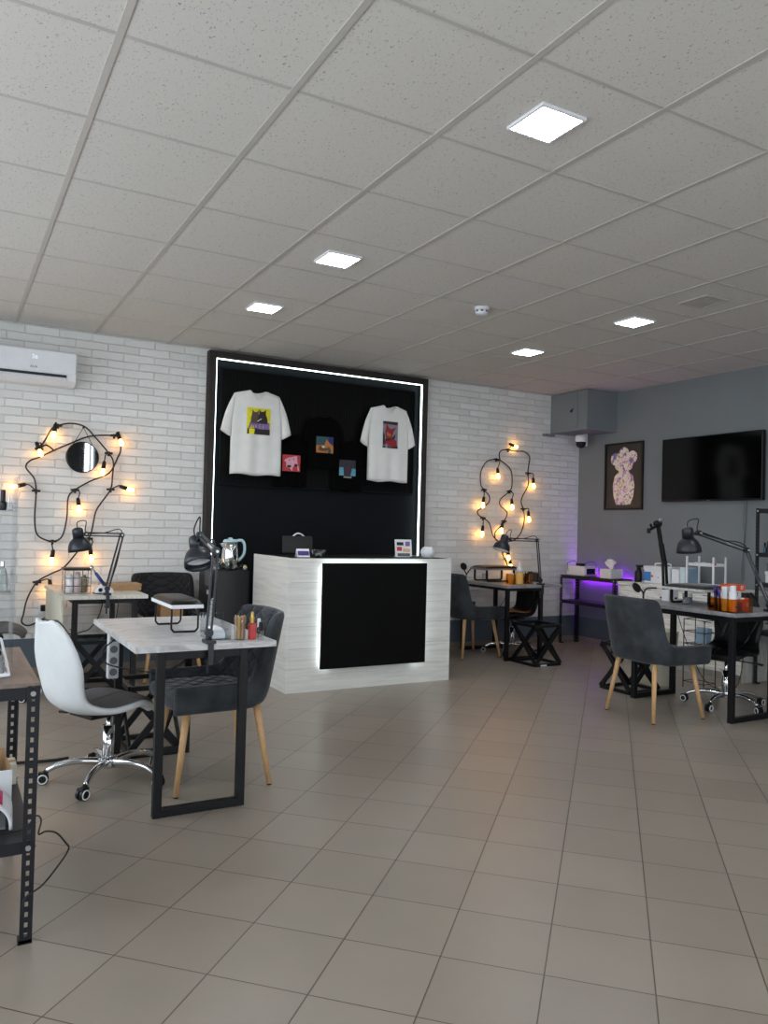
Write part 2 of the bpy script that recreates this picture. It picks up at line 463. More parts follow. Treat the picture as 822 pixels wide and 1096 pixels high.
for s0, s1, z0, z1 in LEFT_OPEN:
    wn += 1
    b = MB(); xw = XL - 0.06
    for zz in (z0, z1 - 0.06): b.box(xw - 0.03, xw + 0.03, s0, s1, zz, zz + 0.06)
    for yy in (s0, (s0 + s1) / 2 - 0.03, s1 - 0.06): b.box(xw - 0.03, xw + 0.03, yy, yy + 0.06, z0, z1)
    f = struct(b.obj('window_%d' % wn, M_WHITEPL, bevel=0.004))
    MB().box(xw - 0.004, xw + 0.004, s0 + 0.05, s1 - 0.05, z0 + 0.05, z1 - 0.05).obj('pane', M_PANE, f)
    portal((XL - 0.005, (s0 + s1) / 2, (z0 + z1) / 2), (0, -PI / 2, 0), z1 - z0, s1 - s0)
for s0, s1, z0, z1 in FRONT_OPEN:
    wn += 1
    b = MB(); yw = YF - 0.06
    for zz in (z0, z1 - 0.04): b.box(s0, s1, yw - 0.03, yw + 0.03, zz, zz + 0.04)
    mid = (s0 + s1) / 2 + 0.01
    for xx in (s0 - 0.0, mid - 0.018, s1 - 0.036): b.box(xx, xx + 0.036 if xx != s0 else xx + 0.004, yw - 0.03, yw + 0.03, z0, z1)
    f = struct(b.obj('window_%d' % wn, M_WHITEPL))
    MB().box(s0, s1, yw - 0.004, yw + 0.004, z0 + 0.03, z1 - 0.03).obj('pane', M_PANE, f)
    portal(((s0 + s1) / 2, YF - 0.005, (z0 + z1) / 2), (PI / 2, 0, 0), s1 - s0, z1 - z0)

# ------------------------------------------------------------------ ceiling fittings
def ceiling_light(x, y, label):
    t = thing('ceiling_light', label, 'ceiling light', (x, y, CH), 0, 'square panel lights in the tiled ceiling')
    b = MB()
    for s in (-1, 1):
        b.box(-0.105, 0.105, s * 0.1 - 0.005, s * 0.1 + 0.005, -0.012, 0.0)
        b.box(s * 0.1 - 0.005, s * 0.1 + 0.005, -0.095, 0.095, -0.012, 0.0)
    b.obj('light_frame', M_WHITEPL, t)
    MB().box(-0.094, 0.094, -0.094, 0.094, -0.011, -0.002).obj('diffuser', M_PANEL, t)
ceiling_light(4.337, 2.277, 'added unseen square ceiling light above the viewer on the right, nearest the television side')  # out of frame, added to bring more downlight to the right side
ceiling_light(1.937, 0.477, 'added unseen square ceiling light over the viewer on the left')  # unseen light, added for extra downlight
ceiling_light(4.337, 0.477, 'added unseen square ceiling light over the viewer on the right by the front wall')  # likewise added out of view to brighten the room
ceiling_light(1.937, 2.277, 'largest square ceiling light, nearest the viewer in the tiled ceiling')
ceiling_light(1.937, 4.077, 'square ceiling light in the middle of the left row of three')
ceiling_light(1.937, 5.277, 'square ceiling light nearest the top left of the black display board')
ceiling_light(4.337, 4.077, 'square ceiling light next to the square vent, right side of ceiling')
ceiling_light(4.337, 5.277, 'square ceiling light between smoke detector and grey corner cupboard')
t = thing('ceiling_vent', 'flush square grey vent grille in a ceiling tile on the right', 'vent', (4.337, 3.477, CH))
b = MB()
for s in (-1, 1):
    b.box(-0.115, 0.115, s * 0.108 - 0.007, s * 0.108 + 0.007, -0.008, 0)
    b.box(s * 0.108 - 0.007, s * 0.108 + 0.007, -0.101, 0.101, -0.008, 0)
b.obj('grille_frame', M_GRID, t, bevel=0.002)
b = MB()
for k in range(12): b.box(-0.1, 0.1, -0.097 + k * 0.0172, -0.097 + k * 0.0172 + 0.011, -0.006, -0.001)
b.obj('slat_panel', mat('vent_grey', (186, 182, 176), 0.6), t)
t = thing('smoke_detector', 'round white smoke detector on the ceiling between the lights', 'smoke detector', (3.218, 4.42, CH))
MB().lathe([(0.052, 0), (0.054, -0.014), (0.05, -0.018)], 28).obj('base_ring', M_WHITEPL, t)
b = MB().lathe([(0.046, -0.018), (0.046, -0.038), (0.038, -0.048), (0.012, -0.052)], 28)
b.obj('sensor_body', M_WHITEPL, t)
b = MB()
for k in range(8):
    a = k * PI / 4 + 0.2
    b.box(-0.009, 0.009, 0.042, 0.0475, -0.035, -0.025, Matrix.Rotation(a, 4, 'Z'))
b.obj('vent_slot', M_DARKSLOT, t)

# ------------------------------------------------------------------ grey corner cupboard, camera
t = thing('ceiling_cupboard', 'grey painted cupboard boxed into the corner under the ceiling', 'cupboard', (5.97, 6.25, 2.36))
MB().box(0, XR - 5.97, 0, YB - 6.25, 0, CH - 2.362 - 0.004).obj('body', M_GREYWALL, t, bevel=0.003)
d = MB().box(-0.008, 0, 0.14, 0.45, 0.025, 0.425).obj('door', M_GREYWALL, t, bevel=0.003)
b = MB().cyl((-0.008, 0.235, 0.215), (-0.018, 0.235, 0.215), 0.012, n=14)
b.bar((-0.02, 0.235, 0.215), (-0.02, 0.20, 0.235), 0.008, 0.012)
b.obj('handle', M_DARKSLOT, d)
t = thing('security_camera', 'white and black dome security camera under the grey corner cupboard', 'security camera', (6.2, 6.58, 2.2))
MB().lathe([(0.058, 0.06), (0.064, 0.075), (0.064, 0.125), (0.05, 0.14)], 24).obj('housing', M_WHITEPL, t)
MB().lathe([(0.012, -0.008), (0.038, 0.006), (0.052, 0.03), (0.056, 0.062)], 24).obj('dome', M_BLACKPL, t)
b = MB().box(0.045, 0.075, -0.03, 0.03, 0.02, 0.158)
b.obj('ceiling_mount', M_WHITEPL, t, bevel=0.006)
b = MB().box(5.85, 6.0, YB - 0.05, YB, 2.325, 2.35)
tag(b.obj('cable_rail', M_GREYPL, bevel=0.004), 'short grey cable rail on the brick under the corner cupboard', 'cable rail')

# ------------------------------------------------------------------ air conditioner
t = thing('air_conditioner', 'white wall-mounted air conditioner high on the white brick wall', 'air conditioner', (0.40, YB, 2.31))
prof = [(0.0, 0.0), (-0.13, 0.0), (-0.19, 0.035), (-0.205, 0.08), (-0.205, 0.245), (-0.19, 0.265), (0.0, 0.265)]
b = MB().prism(prof, lambda p: Vector((-0.5, p[0], p[1])), lambda p: Vector((0.48, p[0], p[1])))
b.obj('casing', M_WHITEPL, t, bevel=0.008, seg=3)
b = MB().prism([(-0.206, 0.084), (-0.212, 0.088), (-0.212, 0.25), (-0.2, 0.262), (-0.19, 0.262)], lambda p: Vector((-0.49, p[0], p[1])), lambda p: Vector((0.47, p[0], p[1])))
fp = b.obj('front_panel', M_WHITEPL, t, bevel=0.004)
MB().box(-0.44, 0.405, -0.2075, -0.18, 0.058, 0.078).obj('air_vent', M_DARKSLOT, t)
b = MB().bar((-0.44, -0.2, 0.046), (0.405, -0.2, 0.046), 0.006, 0.034, up=(0, 0.45, 1))
b.obj('louver', M_WHITEPL, t, bevel=0.002)
MR = Matrix.Translation((0.17, -0.2128, 0.195)) @ Matrix.Rotation(PI / 2, 4, 'X')
text_mesh('26', 0.045, emission('display_digits', (235, 240, 255), 1.0), fp, MR, 'display_digits')
MR = Matrix.Translation((0.165, -0.2128, 0.118)) @ Matrix.Rotation(PI / 2, 4, 'X')
text_mesh('AUX', 0.026, M_DARKSLOT, fp, MR, 'lettering')

# ------------------------------------------------------------------ display board with T-shirts
t = thing('display_board', 'tall black display board in a dark wood frame edged with white light', 'display board', (0, YB, 0))
X0, X1, ZT = 1.985, 4.262, 2.775
b = MB()
b.box(X0, X0 + 0.065, -0.09, 0, 0, ZT); b.box(X1 - 0.065, X1, -0.09, 0, 0, ZT); b.box(X0 + 0.065, X1 - 0.065, -0.09, 0, ZT - 0.065, ZT)
b.obj('frame', M_DARKWOOD, t, bevel=0.006)
MB().box(X0 + 0.065, X1 - 0.065, -0.02, 0, 0, ZT - 0.065).obj('backing_panel', M_NAVYBLACK, t)
b = MB()
b.box(X0 + 0.065, X0 + 0.0715, -0.08, -0.06, 0.3, ZT - 0.0715); b.box(X1 - 0.0715, X1 - 0.065, -0.08, -0.06, 0.3, ZT - 0.0715)
b.box(X0 + 0.065, X1 - 0.065, -0.08, -0.06, ZT - 0.0715, ZT - 0.065)
b.obj('light_strip', M_LEDW, t)
b = MB()
px0, px1, pz0, pz1 = 2.115, 4.115, 1.605, 2.625
b.box(px0, px1, -0.05, -0.02, pz0, pz1)
for k in range(66):
    xx = px0 + 0.03 + k * 0.0297
    b.box(xx, xx + 0.012, -0.055, -0.05, pz0 + 0.03, pz1 - 0.03)
b.obj('slatted_panel', M_MATTEBLACK, t)
b = MB()
b.box(px0 - 0.012, px0, -0.062, -0.02, pz0 - 0.012, pz1 + 0.012); b.box(px1, px1 + 0.012, -0.062, -0.02, pz0 - 0.012, pz1 + 0.012)
b.box(px0, px1, -0.062, -0.02, pz0 - 0.012, pz0); b.box(px0, px1, -0.062, -0.02, pz1, pz1 + 0.012)
b.obj('panel_edge', M_NAVYBLACK, t)

def tshirt(name, label, cx, ztop, w, h, sleeve, m, yoff, group, seed, dk=1.0):
    """cx centre, ztop collar height, w body width, h length, sleeve = reach beyond the body edge."""
    rnd = random.Random(seed)
    t = thing(name, label, 't-shirt', (cx, yoff, ztop), 0, group)
    hw = w / 2
    ph = [rnd.uniform(0, 6) for _ in range(4)]
    def fold(x, v):
        return dk * 0.006 * v * math.sin(x / w * 19 + ph[0] + v) + dk * 0.005 * math.sin(x / w * 9 + ph[1] + 2 * v) * (0.3 + v)
    def depth(u, v):
        e = 1 - (2 * u - 1) ** 2
        return dk * (0.012 + 0.022 * math.sqrt(max(e, 0)))
    nk = 0.36
    def body(u, v, sgn):
        a = 2 * u - 1
        wid = hw * (0.93 + 0.10 * sstep(0, 0.3, v) + 0.0 * v)
        x = a * wid
        top = -0.012 - 0.055 * max(0, abs(a) - nk)        # shoulder slope
        if abs(a) < nk:
            dip = (1 - (a / nk) ** 2)
            top += -(0.065 if sgn < 0 else 0.018) * dip * h / 0.75
        z = top + (-h - top) * v + (0.006 * math.sin(a * 5 + ph[2]) if v > 0.98 else 0)
        y = sgn * depth(u, v) + (fold(x, v) if sgn < 0 else 0)
        return Vector((x, y, z))
    b = MB()
    b.grid(lambda u, v: body(u, v, -1), 36, 24)
    b.grid(lambda u, v: body(u, v, 1), 36, 24)
    b.obj('body', m, t, solid=0.003)
    for s in (-1, 1):
        sb = MB()
        def slv(u, v, s=s):
            # u around the sleeve tube, v from armhole to cuff
            a0 = Vector((s * hw * 0.93, 0, -0.045)); a1 = Vector((s * hw * 0.97, 0, -0.30 * h))
            c0 = Vector((s * (hw + sleeve), -0.005, -0.50 * h)); c1 = Vector((s * (hw + sleeve * 0.12), 0.0, -0.565 * h))
            th = 2 * PI * u
            top = a0.lerp(c0, v); bot = a1.lerp(c1, v)
            mid = (top + bot) / 2; half = (top - bot) / 2
            dep = dk * (0.02 + 0.006 * v)
            bulge = Vector((s * 0.012 * math.sin(PI * v), 0, 0.012 * math.sin(PI * v)))
            return mid + half * math.cos(th) + Vector((0, -dep * math.sin(th), 0)) + bulge * (0.5 + 0.5 * math.cos(th))
        sb.grid(slv, 24, 10).obj('sleeve', m, t, solid=0.003)
    ck = MB()
    pts = []
    for k in range(24):
        a = 2 * PI * k / 24; ca, sa = math.cos(a), math.sin(a)
        dip = (1 - ca * ca)
        zz = -0.014 - (0.065 if sa < 0 else 0.018) * dip * h / 0.75
        yy = (-1 if sa < 0 else 1) * dk * (0.012 + 0.022 * math.sqrt(max(0, 1 - (nk * ca) ** 2))) * min(1, abs(sa) * 3)
        pts.append((ca * nk * hw * 0.93, yy, zz))
    ck.tube(pts, 0.006, 8, closed=True).obj('collar', m, t)
    return t, body
def print_patch(t, body, x0, x1, z0, z1, items, w, h, name='print'):
    """flat design on the shirt front; items = list of (material, polygon in 0..1 coordinates)."""
    mats = []; b = MB()
    def surf(fx, fz, lift):
        x = x0 + (x1 - x0) * fx; z = z0 + (z1 - z0) * fz
        u = (x / (w / 2 * 1.03) + 1) / 2; v = -z / h
        p = body(u, max(0, v), -1)
        return Vector((x, p.y - 0.0045 - lift, z))
    for k, (m, pl) in enumerate(items):
        if m not in mats: mats.append(m)
        b.mi = mats.index(m)
        if pl is None:
            b.grid(lambda u, v: surf(u, v, 0), 10, 10)
        else:
            b.poly([surf(px_, pz_, 0.0012 * (k + 1)) for px_, pz_ in pl])
    return b.obj(name, mats, t)
def ell(cx, cy, rx, ry, n=16):
    return [(cx + rx * math.cos(2 * PI * k / n), cy + ry * math.sin(2 * PI * k / n)) for k in range(n)]
def pm(n, c): return mat('print_' + n, c, 0.8, var=0.12, scale=40)
PY, PD, PB, PPU = pm('yellow', (224, 214, 40)), pm('dark', (42, 38, 42)), pm('brown', (86, 74, 62)), pm('violet', (132, 108, 160))
PRD, PGY, PPK, PTE, POR, PSL = pm('red', (150, 38, 42)), pm('grey', (128, 128, 140)), pm('pink', (226, 168, 186)), pm('teal', (52, 84, 92)), pm('orange', (186, 118, 54)), pm('slate', (52, 50, 58))
PCY, PBL, PRW, PWH = pm('cyan', (96, 160, 182)), pm('blue', (44, 44, 110)), pm('rust', (196, 66, 66)), pm('white', (226, 226, 222))
W1, H1 = 0.455, 0.765
t, bd = tshirt('tshirt', 'white t-shirt with two cats on yellow, hung on black board', 2.415, 2.455, W1, H1, 0.105, M_COTTON, 6.69, 't-shirts hung on the black board', 1)
cats = [(PY, None), (PPU, [(0.05, 0.2), (0.95, 0.2), (0.97, 0.46), (0.8, 0.5), (0.6, 0.42), (0.35, 0.5), (0.12, 0.44)]),
        (PD, [(0.02, 0.0), (0.98, 0.0), (0.98, 0.22), (0.6, 0.2), (0.3, 0.24), (0.02, 0.2)]),
        (PB, [(0.14, 0.42), (0.5, 0.4), (0.52, 0.62), (0.48, 0.8), (0.47, 0.92), (0.4, 0.84), (0.3, 0.84), (0.22, 0.93), (0.2, 0.78), (0.16, 0.6)]),
        (PD, [(0.46, 0.42), (0.86, 0.42), (0.86, 0.6), (0.78, 0.78), (0.8, 0.97), (0.7, 0.88), (0.58, 0.87), (0.5, 0.96), (0.5, 0.78), (0.45, 0.6)]),
        (PWH, [(0.42, 0.5), (0.46, 0.49), (0.62, 0.6), (0.6, 0.62)]),
        (PPU, [(0.2, 0.25), (0.24, 0.25), (0.24, 0.38), (0.2, 0.38)]), (PWH, [(0.36, 0.24), (0.38, 0.24), (0.38, 0.36), (0.36, 0.36)]),
        (PWH, [(0.52, 0.24), (0.535, 0.24), (0.535, 0.4), (0.52, 0.4)]), (PY, [(0.66, 0.24), (0.68, 0.24), (0.68, 0.34), (0.66, 0.34)])]
print_patch(t, bd, -0.105, 0.118, -0.405, -0.168, cats, W1, H1)
W2, H2 = 0.425, 0.755
t, bd = tshirt('tshirt', 'white t-shirt with tall red and grey print, hung on black board', 3.775, 2.455, W2, H2, 0.095, M_COTTON, 6.69, 't-shirts hung on the black board', 2)
redp = [(PGY, None), (PRD, [(0.06, 0.1), (0.95, 0.05), (0.9, 0.3), (0.62, 0.42), (0.7, 0.62), (0.9, 0.8), (0.55, 0.72), (0.4, 0.74), (0.22, 0.92), (0.14, 0.6), (0.2, 0.4)]),
        (PD, [(0.0, 0.0), (1, 0.0), (1, 0.09), (0.5, 0.05), (0.0, 0.08)]), (PD, [(0.0, 0.9), (0.95, 0.88), (0.95, 0.99), (0.0, 0.99)]),
        (PD, [(0.0, 0.1), (0.12, 0.16), (0.1, 0.5), (0.0, 0.6)]), (PD, [(0.55, 0.3), (0.78, 0.36), (0.84, 0.54), (0.7, 0.46)]),
        (POR, ell(0.4, 0.48, 0.12, 0.06)), (PD, [(0.15, 0.24), (0.5, 0.3), (0.48, 0.36), (0.14, 0.32)])]
print_patch(t, bd, -0.082, 0.09, -0.43, -0.168, redp, W2, H2)
W3, H3 = 0.31, 0.50
blk = [(2.778, 2.10, 6.748, 'black t-shirt with red and pink square print, left on board', 3,
        [(PRW, None), (PPK, [(0.06, 0.64), (0.25, 0.8), (0.8, 0.95), (0.82, 0.6), (0.96, 0.06), (0.5, 0.05), (0.4, 0.2), (0.2, 0.24), (0.18, 0.55)]), (PD, ell(0.36, 0.3, 0.12, 0.08)), (PD, ell(0.74, 0.38, 0.1, 0.09)), (PD, ell(0.36, 0.68, 0.03, 0.04)), (PD, ell(0.6, 0.74, 0.02, 0.06)),
         (PRW, [(0.82, 0.6), (0.99, 0.5), (0.99, 0.9), (0.86, 0.95)])]),
       (3.096, 2.29, 6.716, 'black t-shirt with orange and teal square print, upper middle of board', 4,
        [(PTE, None), (POR, [(0, 0), (1, 0), (1, 0.45), (0.78, 0.62), (0.6, 0.85), (0.5, 0.5), (0.0, 0.45)]), (PBL, [(0.72, 0.66), (1, 0.5), (1, 0.98), (0.7, 0.98)]), (PB, ell(0.4, 0.22, 0.3, 0.11)), (PWH, ell(0.42, 0.36, 0.08, 0.07)), (PB, ell(0.22, 0.34, 0.06, 0.1))]),
       (3.357, 2.09, 6.748, 'black t-shirt with blue and dark grey print, right on board', 5,
        [(PSL, None), (PCY, [(0, 0), (0.28, 0.02), (0.24, 0.52), (0.0, 0.52)]), (PCY, [(0.68, 0.0), (1, 0.0), (1, 0.46), (0.78, 0.48)]), (PD, ell(0.4, 0.7, 0.08, 0.06)), (pm('plum', (70, 44, 56)), [(0.34, 0.05), (0.6, 0.05), (0.66, 0.5), (0.4, 0.6)])])]
for cx, zt, yo, lab, sd, items in blk:
    t, bd = tshirt('tshirt', lab, cx, zt, W3, H3, 0.06, M_BLACKCOT, yo, 't-shirts hung on the black board', sd, 0.5)
    print_patch(t, bd, -0.088, 0.088, -0.355, -0.203, items, W3, H3)
    if sd == 5:
        text_mesh('MUZZLE', 0.022, PWH, t, Matrix.Translation((0, -0.027, -0.369)) @ Matrix.Rotation(PI / 2, 4, 'X'))
# ------------------------------------------------------------------ reception counter and what stands on it
t = thing('reception_counter', 'white bleached-wood reception counter with glowing black front panel', 'counter', (0, 0, 0))
CX0, CX1, CY0, CY1, CZ = 2.23, 3.685, 5.405, 6.15, 1.005
MB().box(CX0 + 0.018, CX1 - 0.018, CY0, CY0 + 0.018, 0, CZ - 0.003).obj('front_panel', M_COUNTER, t, bevel=0.0015)
MB().box(CX0, CX0 + 0.018, CY0, CY1, 0, CZ).obj('side_panel', M_COUNTER, t, bevel=0.0015)
MB().box(CX1 - 0.018, CX1, CY0, CY1, 0, CZ).obj('side_panel', M_COUNTER, t, bevel=0.0015)
MB().box(CX0 + 0.018, CX1 - 0.018, CY0 + 0.02, CY1 - 0.03, CZ - 0.028, CZ - 0.001).obj('worktop', M_MATTEBLACK, t, bevel=0.002)
b = MB()
for zz in (0.325, 0.49, 0.655, 0.82): b.box(CX0 + 0.02, CX1 - 0.02, CY0 - 0.0006, CY0, zz, zz + 0.002)
b.obj('joint_line', mat('board_joint', (150, 148, 142), 0.7), t)
MB().box(2.492, 3.418, CY0 - 0.047, CY0 - 0.025, 0.17, 0.968).obj('black_panel', M_MATTEBLACK, t, bevel=0.002)
b = MB()
for xx in (2.512, 3.388): b.box(xx, xx + 0.01, CY0 - 0.024, CY0 - 0.004, 0.19, 0.95)
b.box(2.512, 3.398, CY0 - 0.024, CY0 - 0.004, 0.938, 0.948)
b.box(2.512, 2.58, CY0 - 0.024, CY0 - 0.004, 0.19, 0.2); b.box(3.31, 3.398, CY0 - 0.024, CY0 - 0.004, 0.19, 0.2)
b.obj('light_strip', M_LEDGLOW, t)

t = thing('desk_monitor', 'black tilted screen on the left of the reception counter', 'monitor', (2.46, 5.78, CZ), math.radians(-12))
b = MB(); MT = Matrix.Translation((0, 0, 0.02)) @ Matrix.Rotation(math.radians(-12), 4, 'X')
b.box(-0.12, 0.12, -0.008, 0.012, 0, 0.14, MT); b.obj('screen', M_BLACKPL, t, bevel=0.004)
b = MB().box(-0.08, 0.08, -0.04, 0.09, 0, 0.008); b.bar((0, 0.06, 0.005), (0, 0.03, 0.1), 0.03, 0.012); b.obj('stand', M_BLACKPL, t, bevel=0.002)
b = MB().tube(smooth_path([(-0.03, 0.05, 0.155), (0.0, 0.04, 0.178), (0.04, 0.045, 0.17), (0.075, 0.06, 0.135)]), 0.006, 8)
b.obj('cord', M_WHITEPL, t)
t = thing('card_stand', 'small white and violet tent card in front of the black screen', 'card', (2.425, 5.60, CZ), math.radians(-10))
b = MB().prism([(-0.04, 0), (0.0, 0.062), (0.04, 0), (0.034, 0), (0.0, 0.052), (-0.034, 0)], lambda p: Vector((-0.05, p[0], p[1])), lambda p: Vector((0.05, p[0], p[1])))
b.obj('card', M_WHITEPL, t)
MB().poly([(-0.042, -0.034, 0.012), (0.046, -0.034, 0.012), (0.046, -0.012, 0.046), (-0.042, -0.012, 0.046)]).obj('print', M_PURPLE, t)
t = thing('glass_bowl', 'small cut-glass bowl on the reception counter beside the black screen', 'bowl', (2.515, 5.50, CZ))
MB().lathe([(0.0, 0.004), (0.03, 0.0), (0.034, 0.008), (0.05, 0.03), (0.062, 0.058), (0.058, 0.058), (0.046, 0.032), (0.03, 0.012), (0.0, 0.01)], 14, cap0=False, cap1=False).obj('bowl', M_GLASS, t)
b = MB()
for k in range(7):
    a = k * 0.9; b.sphere((0.02 * math.cos(a), 0.02 * math.sin(a), 0.02 + 0.003 * (k % 3)), 0.011, n=8)
b.obj('sweets', mat('pale_sweets', (190, 190, 178), 0.4), t)
t = thing('photo_card', 'white card with four small pictures standing on the counter', 'card', (3.35, 5.62, CZ), math.radians(-3))
Mc = Matrix.Rotation(math.radians(-8), 4, 'X')
b = MB().box(-0.078, 0.078, -0.003, 0.003, 0.004, 0.148, Mc); b.obj('card', M_WHITEPL, t, bevel=0.001)
for x0, x1, z0, z1, m in ((-0.062, 0.0, 0.098, 0.125, PD), (0.018, 0.062, 0.092, 0.13, PPU), (-0.062, -0.016, 0.052, 0.086, PRW), (-0.006, 0.062, 0.045, 0.072, pm('apricot', (230, 180, 140))), (-0.058, 0.058, 0.008, 0.032, M_LABELGREY)):
    MB().box(x0, x1, -0.0042, -0.003, z0, z1, Mc).obj('picture', m, t)
b = MB().box(-0.06, 0.06, 0.0, 0.06, 0, 0.006); b.bar((0, 0.055, 0.004), (0, 0.014, 0.1), 0.03, 0.003); b.obj('prop', M_WHITEPL, t)
t = thing('round_jar', 'round white ribbed jar near the right end of the counter', 'jar', (3.545, 5.56, CZ))
pr = [(0.03 + 0.03 * math.sin(PI * (0.08 + 0.84 * k / 16)), 0.088 * k / 16) for k in range(17)]
MB().lathe(pr, 30).obj('body', M_WHITEPL, t)
b = MB()
for k in range(6):
    zz = 0.014 + k * 0.012; rr = 0.03 + 0.0305 * math.sin(PI * (0.08 + 0.84 * zz / 0.088))
    b.tube([(rr * math.cos(a * PI / 12), rr * math.sin(a * PI / 12), zz) for a in range(24)], 0.0012, 5, closed=True)
b.obj('rib', M_WHITEPL, t)

# ------------------------------------------------------------------ dark fridge with kettle
t = thing('mini_fridge', 'black mini fridge beside the display board, behind the counter', 'fridge', (0, 0, 0))
FX0, FX1, FY0, FY1, FZ = 1.93, 2.22, 6.2, 6.68, 0.868
MB().box(FX0, FX1, FY0 + 0.045, FY1, 0.02, FZ).obj('body', M_FRIDGE, t, bevel=0.006)
d = MB().box(FX0, FX1, FY0, FY0 + 0.04, 0.03, FZ - 0.002).obj('door', M_FRIDGE, t, bevel=0.008)
b = MB()
for xx in (FX0 + 0.03, FX1 - 0.06):
    for yy in (FY0 + 0.07, FY1 - 0.06): b.cyl((xx + 0.015, yy, 0), (xx + 0.015, yy, 0.022), 0.015, n=12)
b.obj('foot', M_BLACKPL, t)
MB().box(FX0 - 0.0015, FX0, FY0 + 0.16, FY0 + 0.30, 0.72, 0.85).obj('label', M_LABELGREY, t)
MB().box(FX0 - 0.0015, FX0, FY0 + 0.16, FY0 + 0.24, 0.655, 0.69).obj('sticker', M_WHITEPL, t)
t = thing('kettle', 'steel electric kettle with pale blue lid and handle on the fridge', 'kettle', (2.105, 6.39, FZ + 0.001))
MB().cyl((0, 0, 0), (0, 0, 0.022), 0.076, 0.072, 28).obj('base', M_BLACKPL, t)
MB().lathe([(0.072, 0.022), (0.072, 0.06), (0.066, 0.15), (0.06, 0.225)], 32).obj('body', M_CHROME, t)
MB().lathe([(0.061, 0.225), (0.06, 0.236), (0.045, 0.247), (0.018, 0.25), (0.018, 0.258), (0.006, 0.262)], 28).obj('lid', M_MINT, t)
MB().tube(smooth_path([(0.05, 0, 0.235), (0.1, 0, 0.238), (0.125, 0, 0.2), (0.12, 0, 0.12), (0.07, 0, 0.065)]), 0.012, 10).obj('handle', M_MINT, t)
b = MB().prism([(-0.055, 0.16), (-0.095, 0.212), (-0.05, 0.222)], lambda p: Vector((p[0], -0.016, p[1])), lambda p: Vector((p[0], 0.016, p[1])))
b.obj('spout', M_CHROME, t, bevel=0.003)
t = thing('glass_teapot', 'low clear glass teapot in front of the kettle on the fridge', 'teapot', (2.075, 6.265, FZ + 0.001), 0)
MB().lathe([(0.001, 0.003), (0.04, 0.0), (0.05, 0.02), (0.05, 0.055), (0.036, 0.082), (0.03, 0.09)], 24, cap1=False).obj('body', M_GLASS, t, solid=0.003)
MB().lathe([(0.031, 0.09), (0.026, 0.097), (0.008, 0.1), (0.008, 0.11)], 20).obj('lid', M_CHROME, t)
MB().tube(smooth_path([(0.045, 0, 0.07), (0.085, 0, 0.072), (0.09, 0, 0.03), (0.047, 0, 0.02)]), 0.005, 8).obj('handle', M_GLASS, t)
MB().tube(smooth_path([(-0.045, 0, 0.03), (-0.07, 0, 0.05), (-0.085, 0, 0.085)]), [0.012] * 7 + [0.009] * 6, 8).obj('spout', M_GLASS, t)
t = thing('glass_mug', 'small clear glass mug left of the kettle on the fridge', 'mug', (1.97, 6.31, FZ + 0.001))
MB().lathe([(0.001, 0.004), (0.03, 0.0), (0.034, 0.09)], 20, cap1=False).obj('cup', M_GLASS, t, solid=0.003)
MB().tube(smooth_path([(-0.032, 0, 0.075), (-0.06, 0, 0.07), (-0.058, 0, 0.03), (-0.032, 0, 0.02)]), 0.005, 8).obj('handle', M_GLASS, t)
t = thing('round_trinket', 'tiny beige round pot on the right corner of the fridge', 'pot', (2.195, 6.26, FZ + 0.001))
MB().lathe([(0.012, 0), (0.018, 0.008), (0.018, 0.022), (0.012, 0.028)], 16).obj('body', M_CREAM, t)
MB().lathe([(0.013, 0.028), (0.012, 0.036), (0.004, 0.038)], 16).obj('lid', M_GOLD, t)

# ------------------------------------------------------------------ wall hung things on the back wall
t = thing('round_mirror', 'round mirror hung by a thin wire among the left string lights', 'mirror', (0.97, YB - 0.015, 1.762))
MB().lathe([(0.128, -0.012), (0.128, 0.004), (0.121, 0.009)], 48, Matrix.Rotation(PI / 2, 4, 'X')).obj('backing', M_BLACKPL, t)
MB().cyl((0, -0.0092, 0), (0, -0.0112, 0), 0.12, n=48).obj('glass', M_MIRROR, t)
b = MB().tube([(-0.075, -0.004, 0.102), (0.0, -0.006, 0.245)], 0.0025, 6).tube([(0.075, -0.004, 0.102), (0.0, -0.006, 0.245)], 0.0025, 6)
b.obj('hanging_wire', M_BLACKPL, t)
MB().cyl((0, 0.012, 0.245), (0, -0.012, 0.245), 0.008, n=10).obj('hook', M_BLACKPL, t)

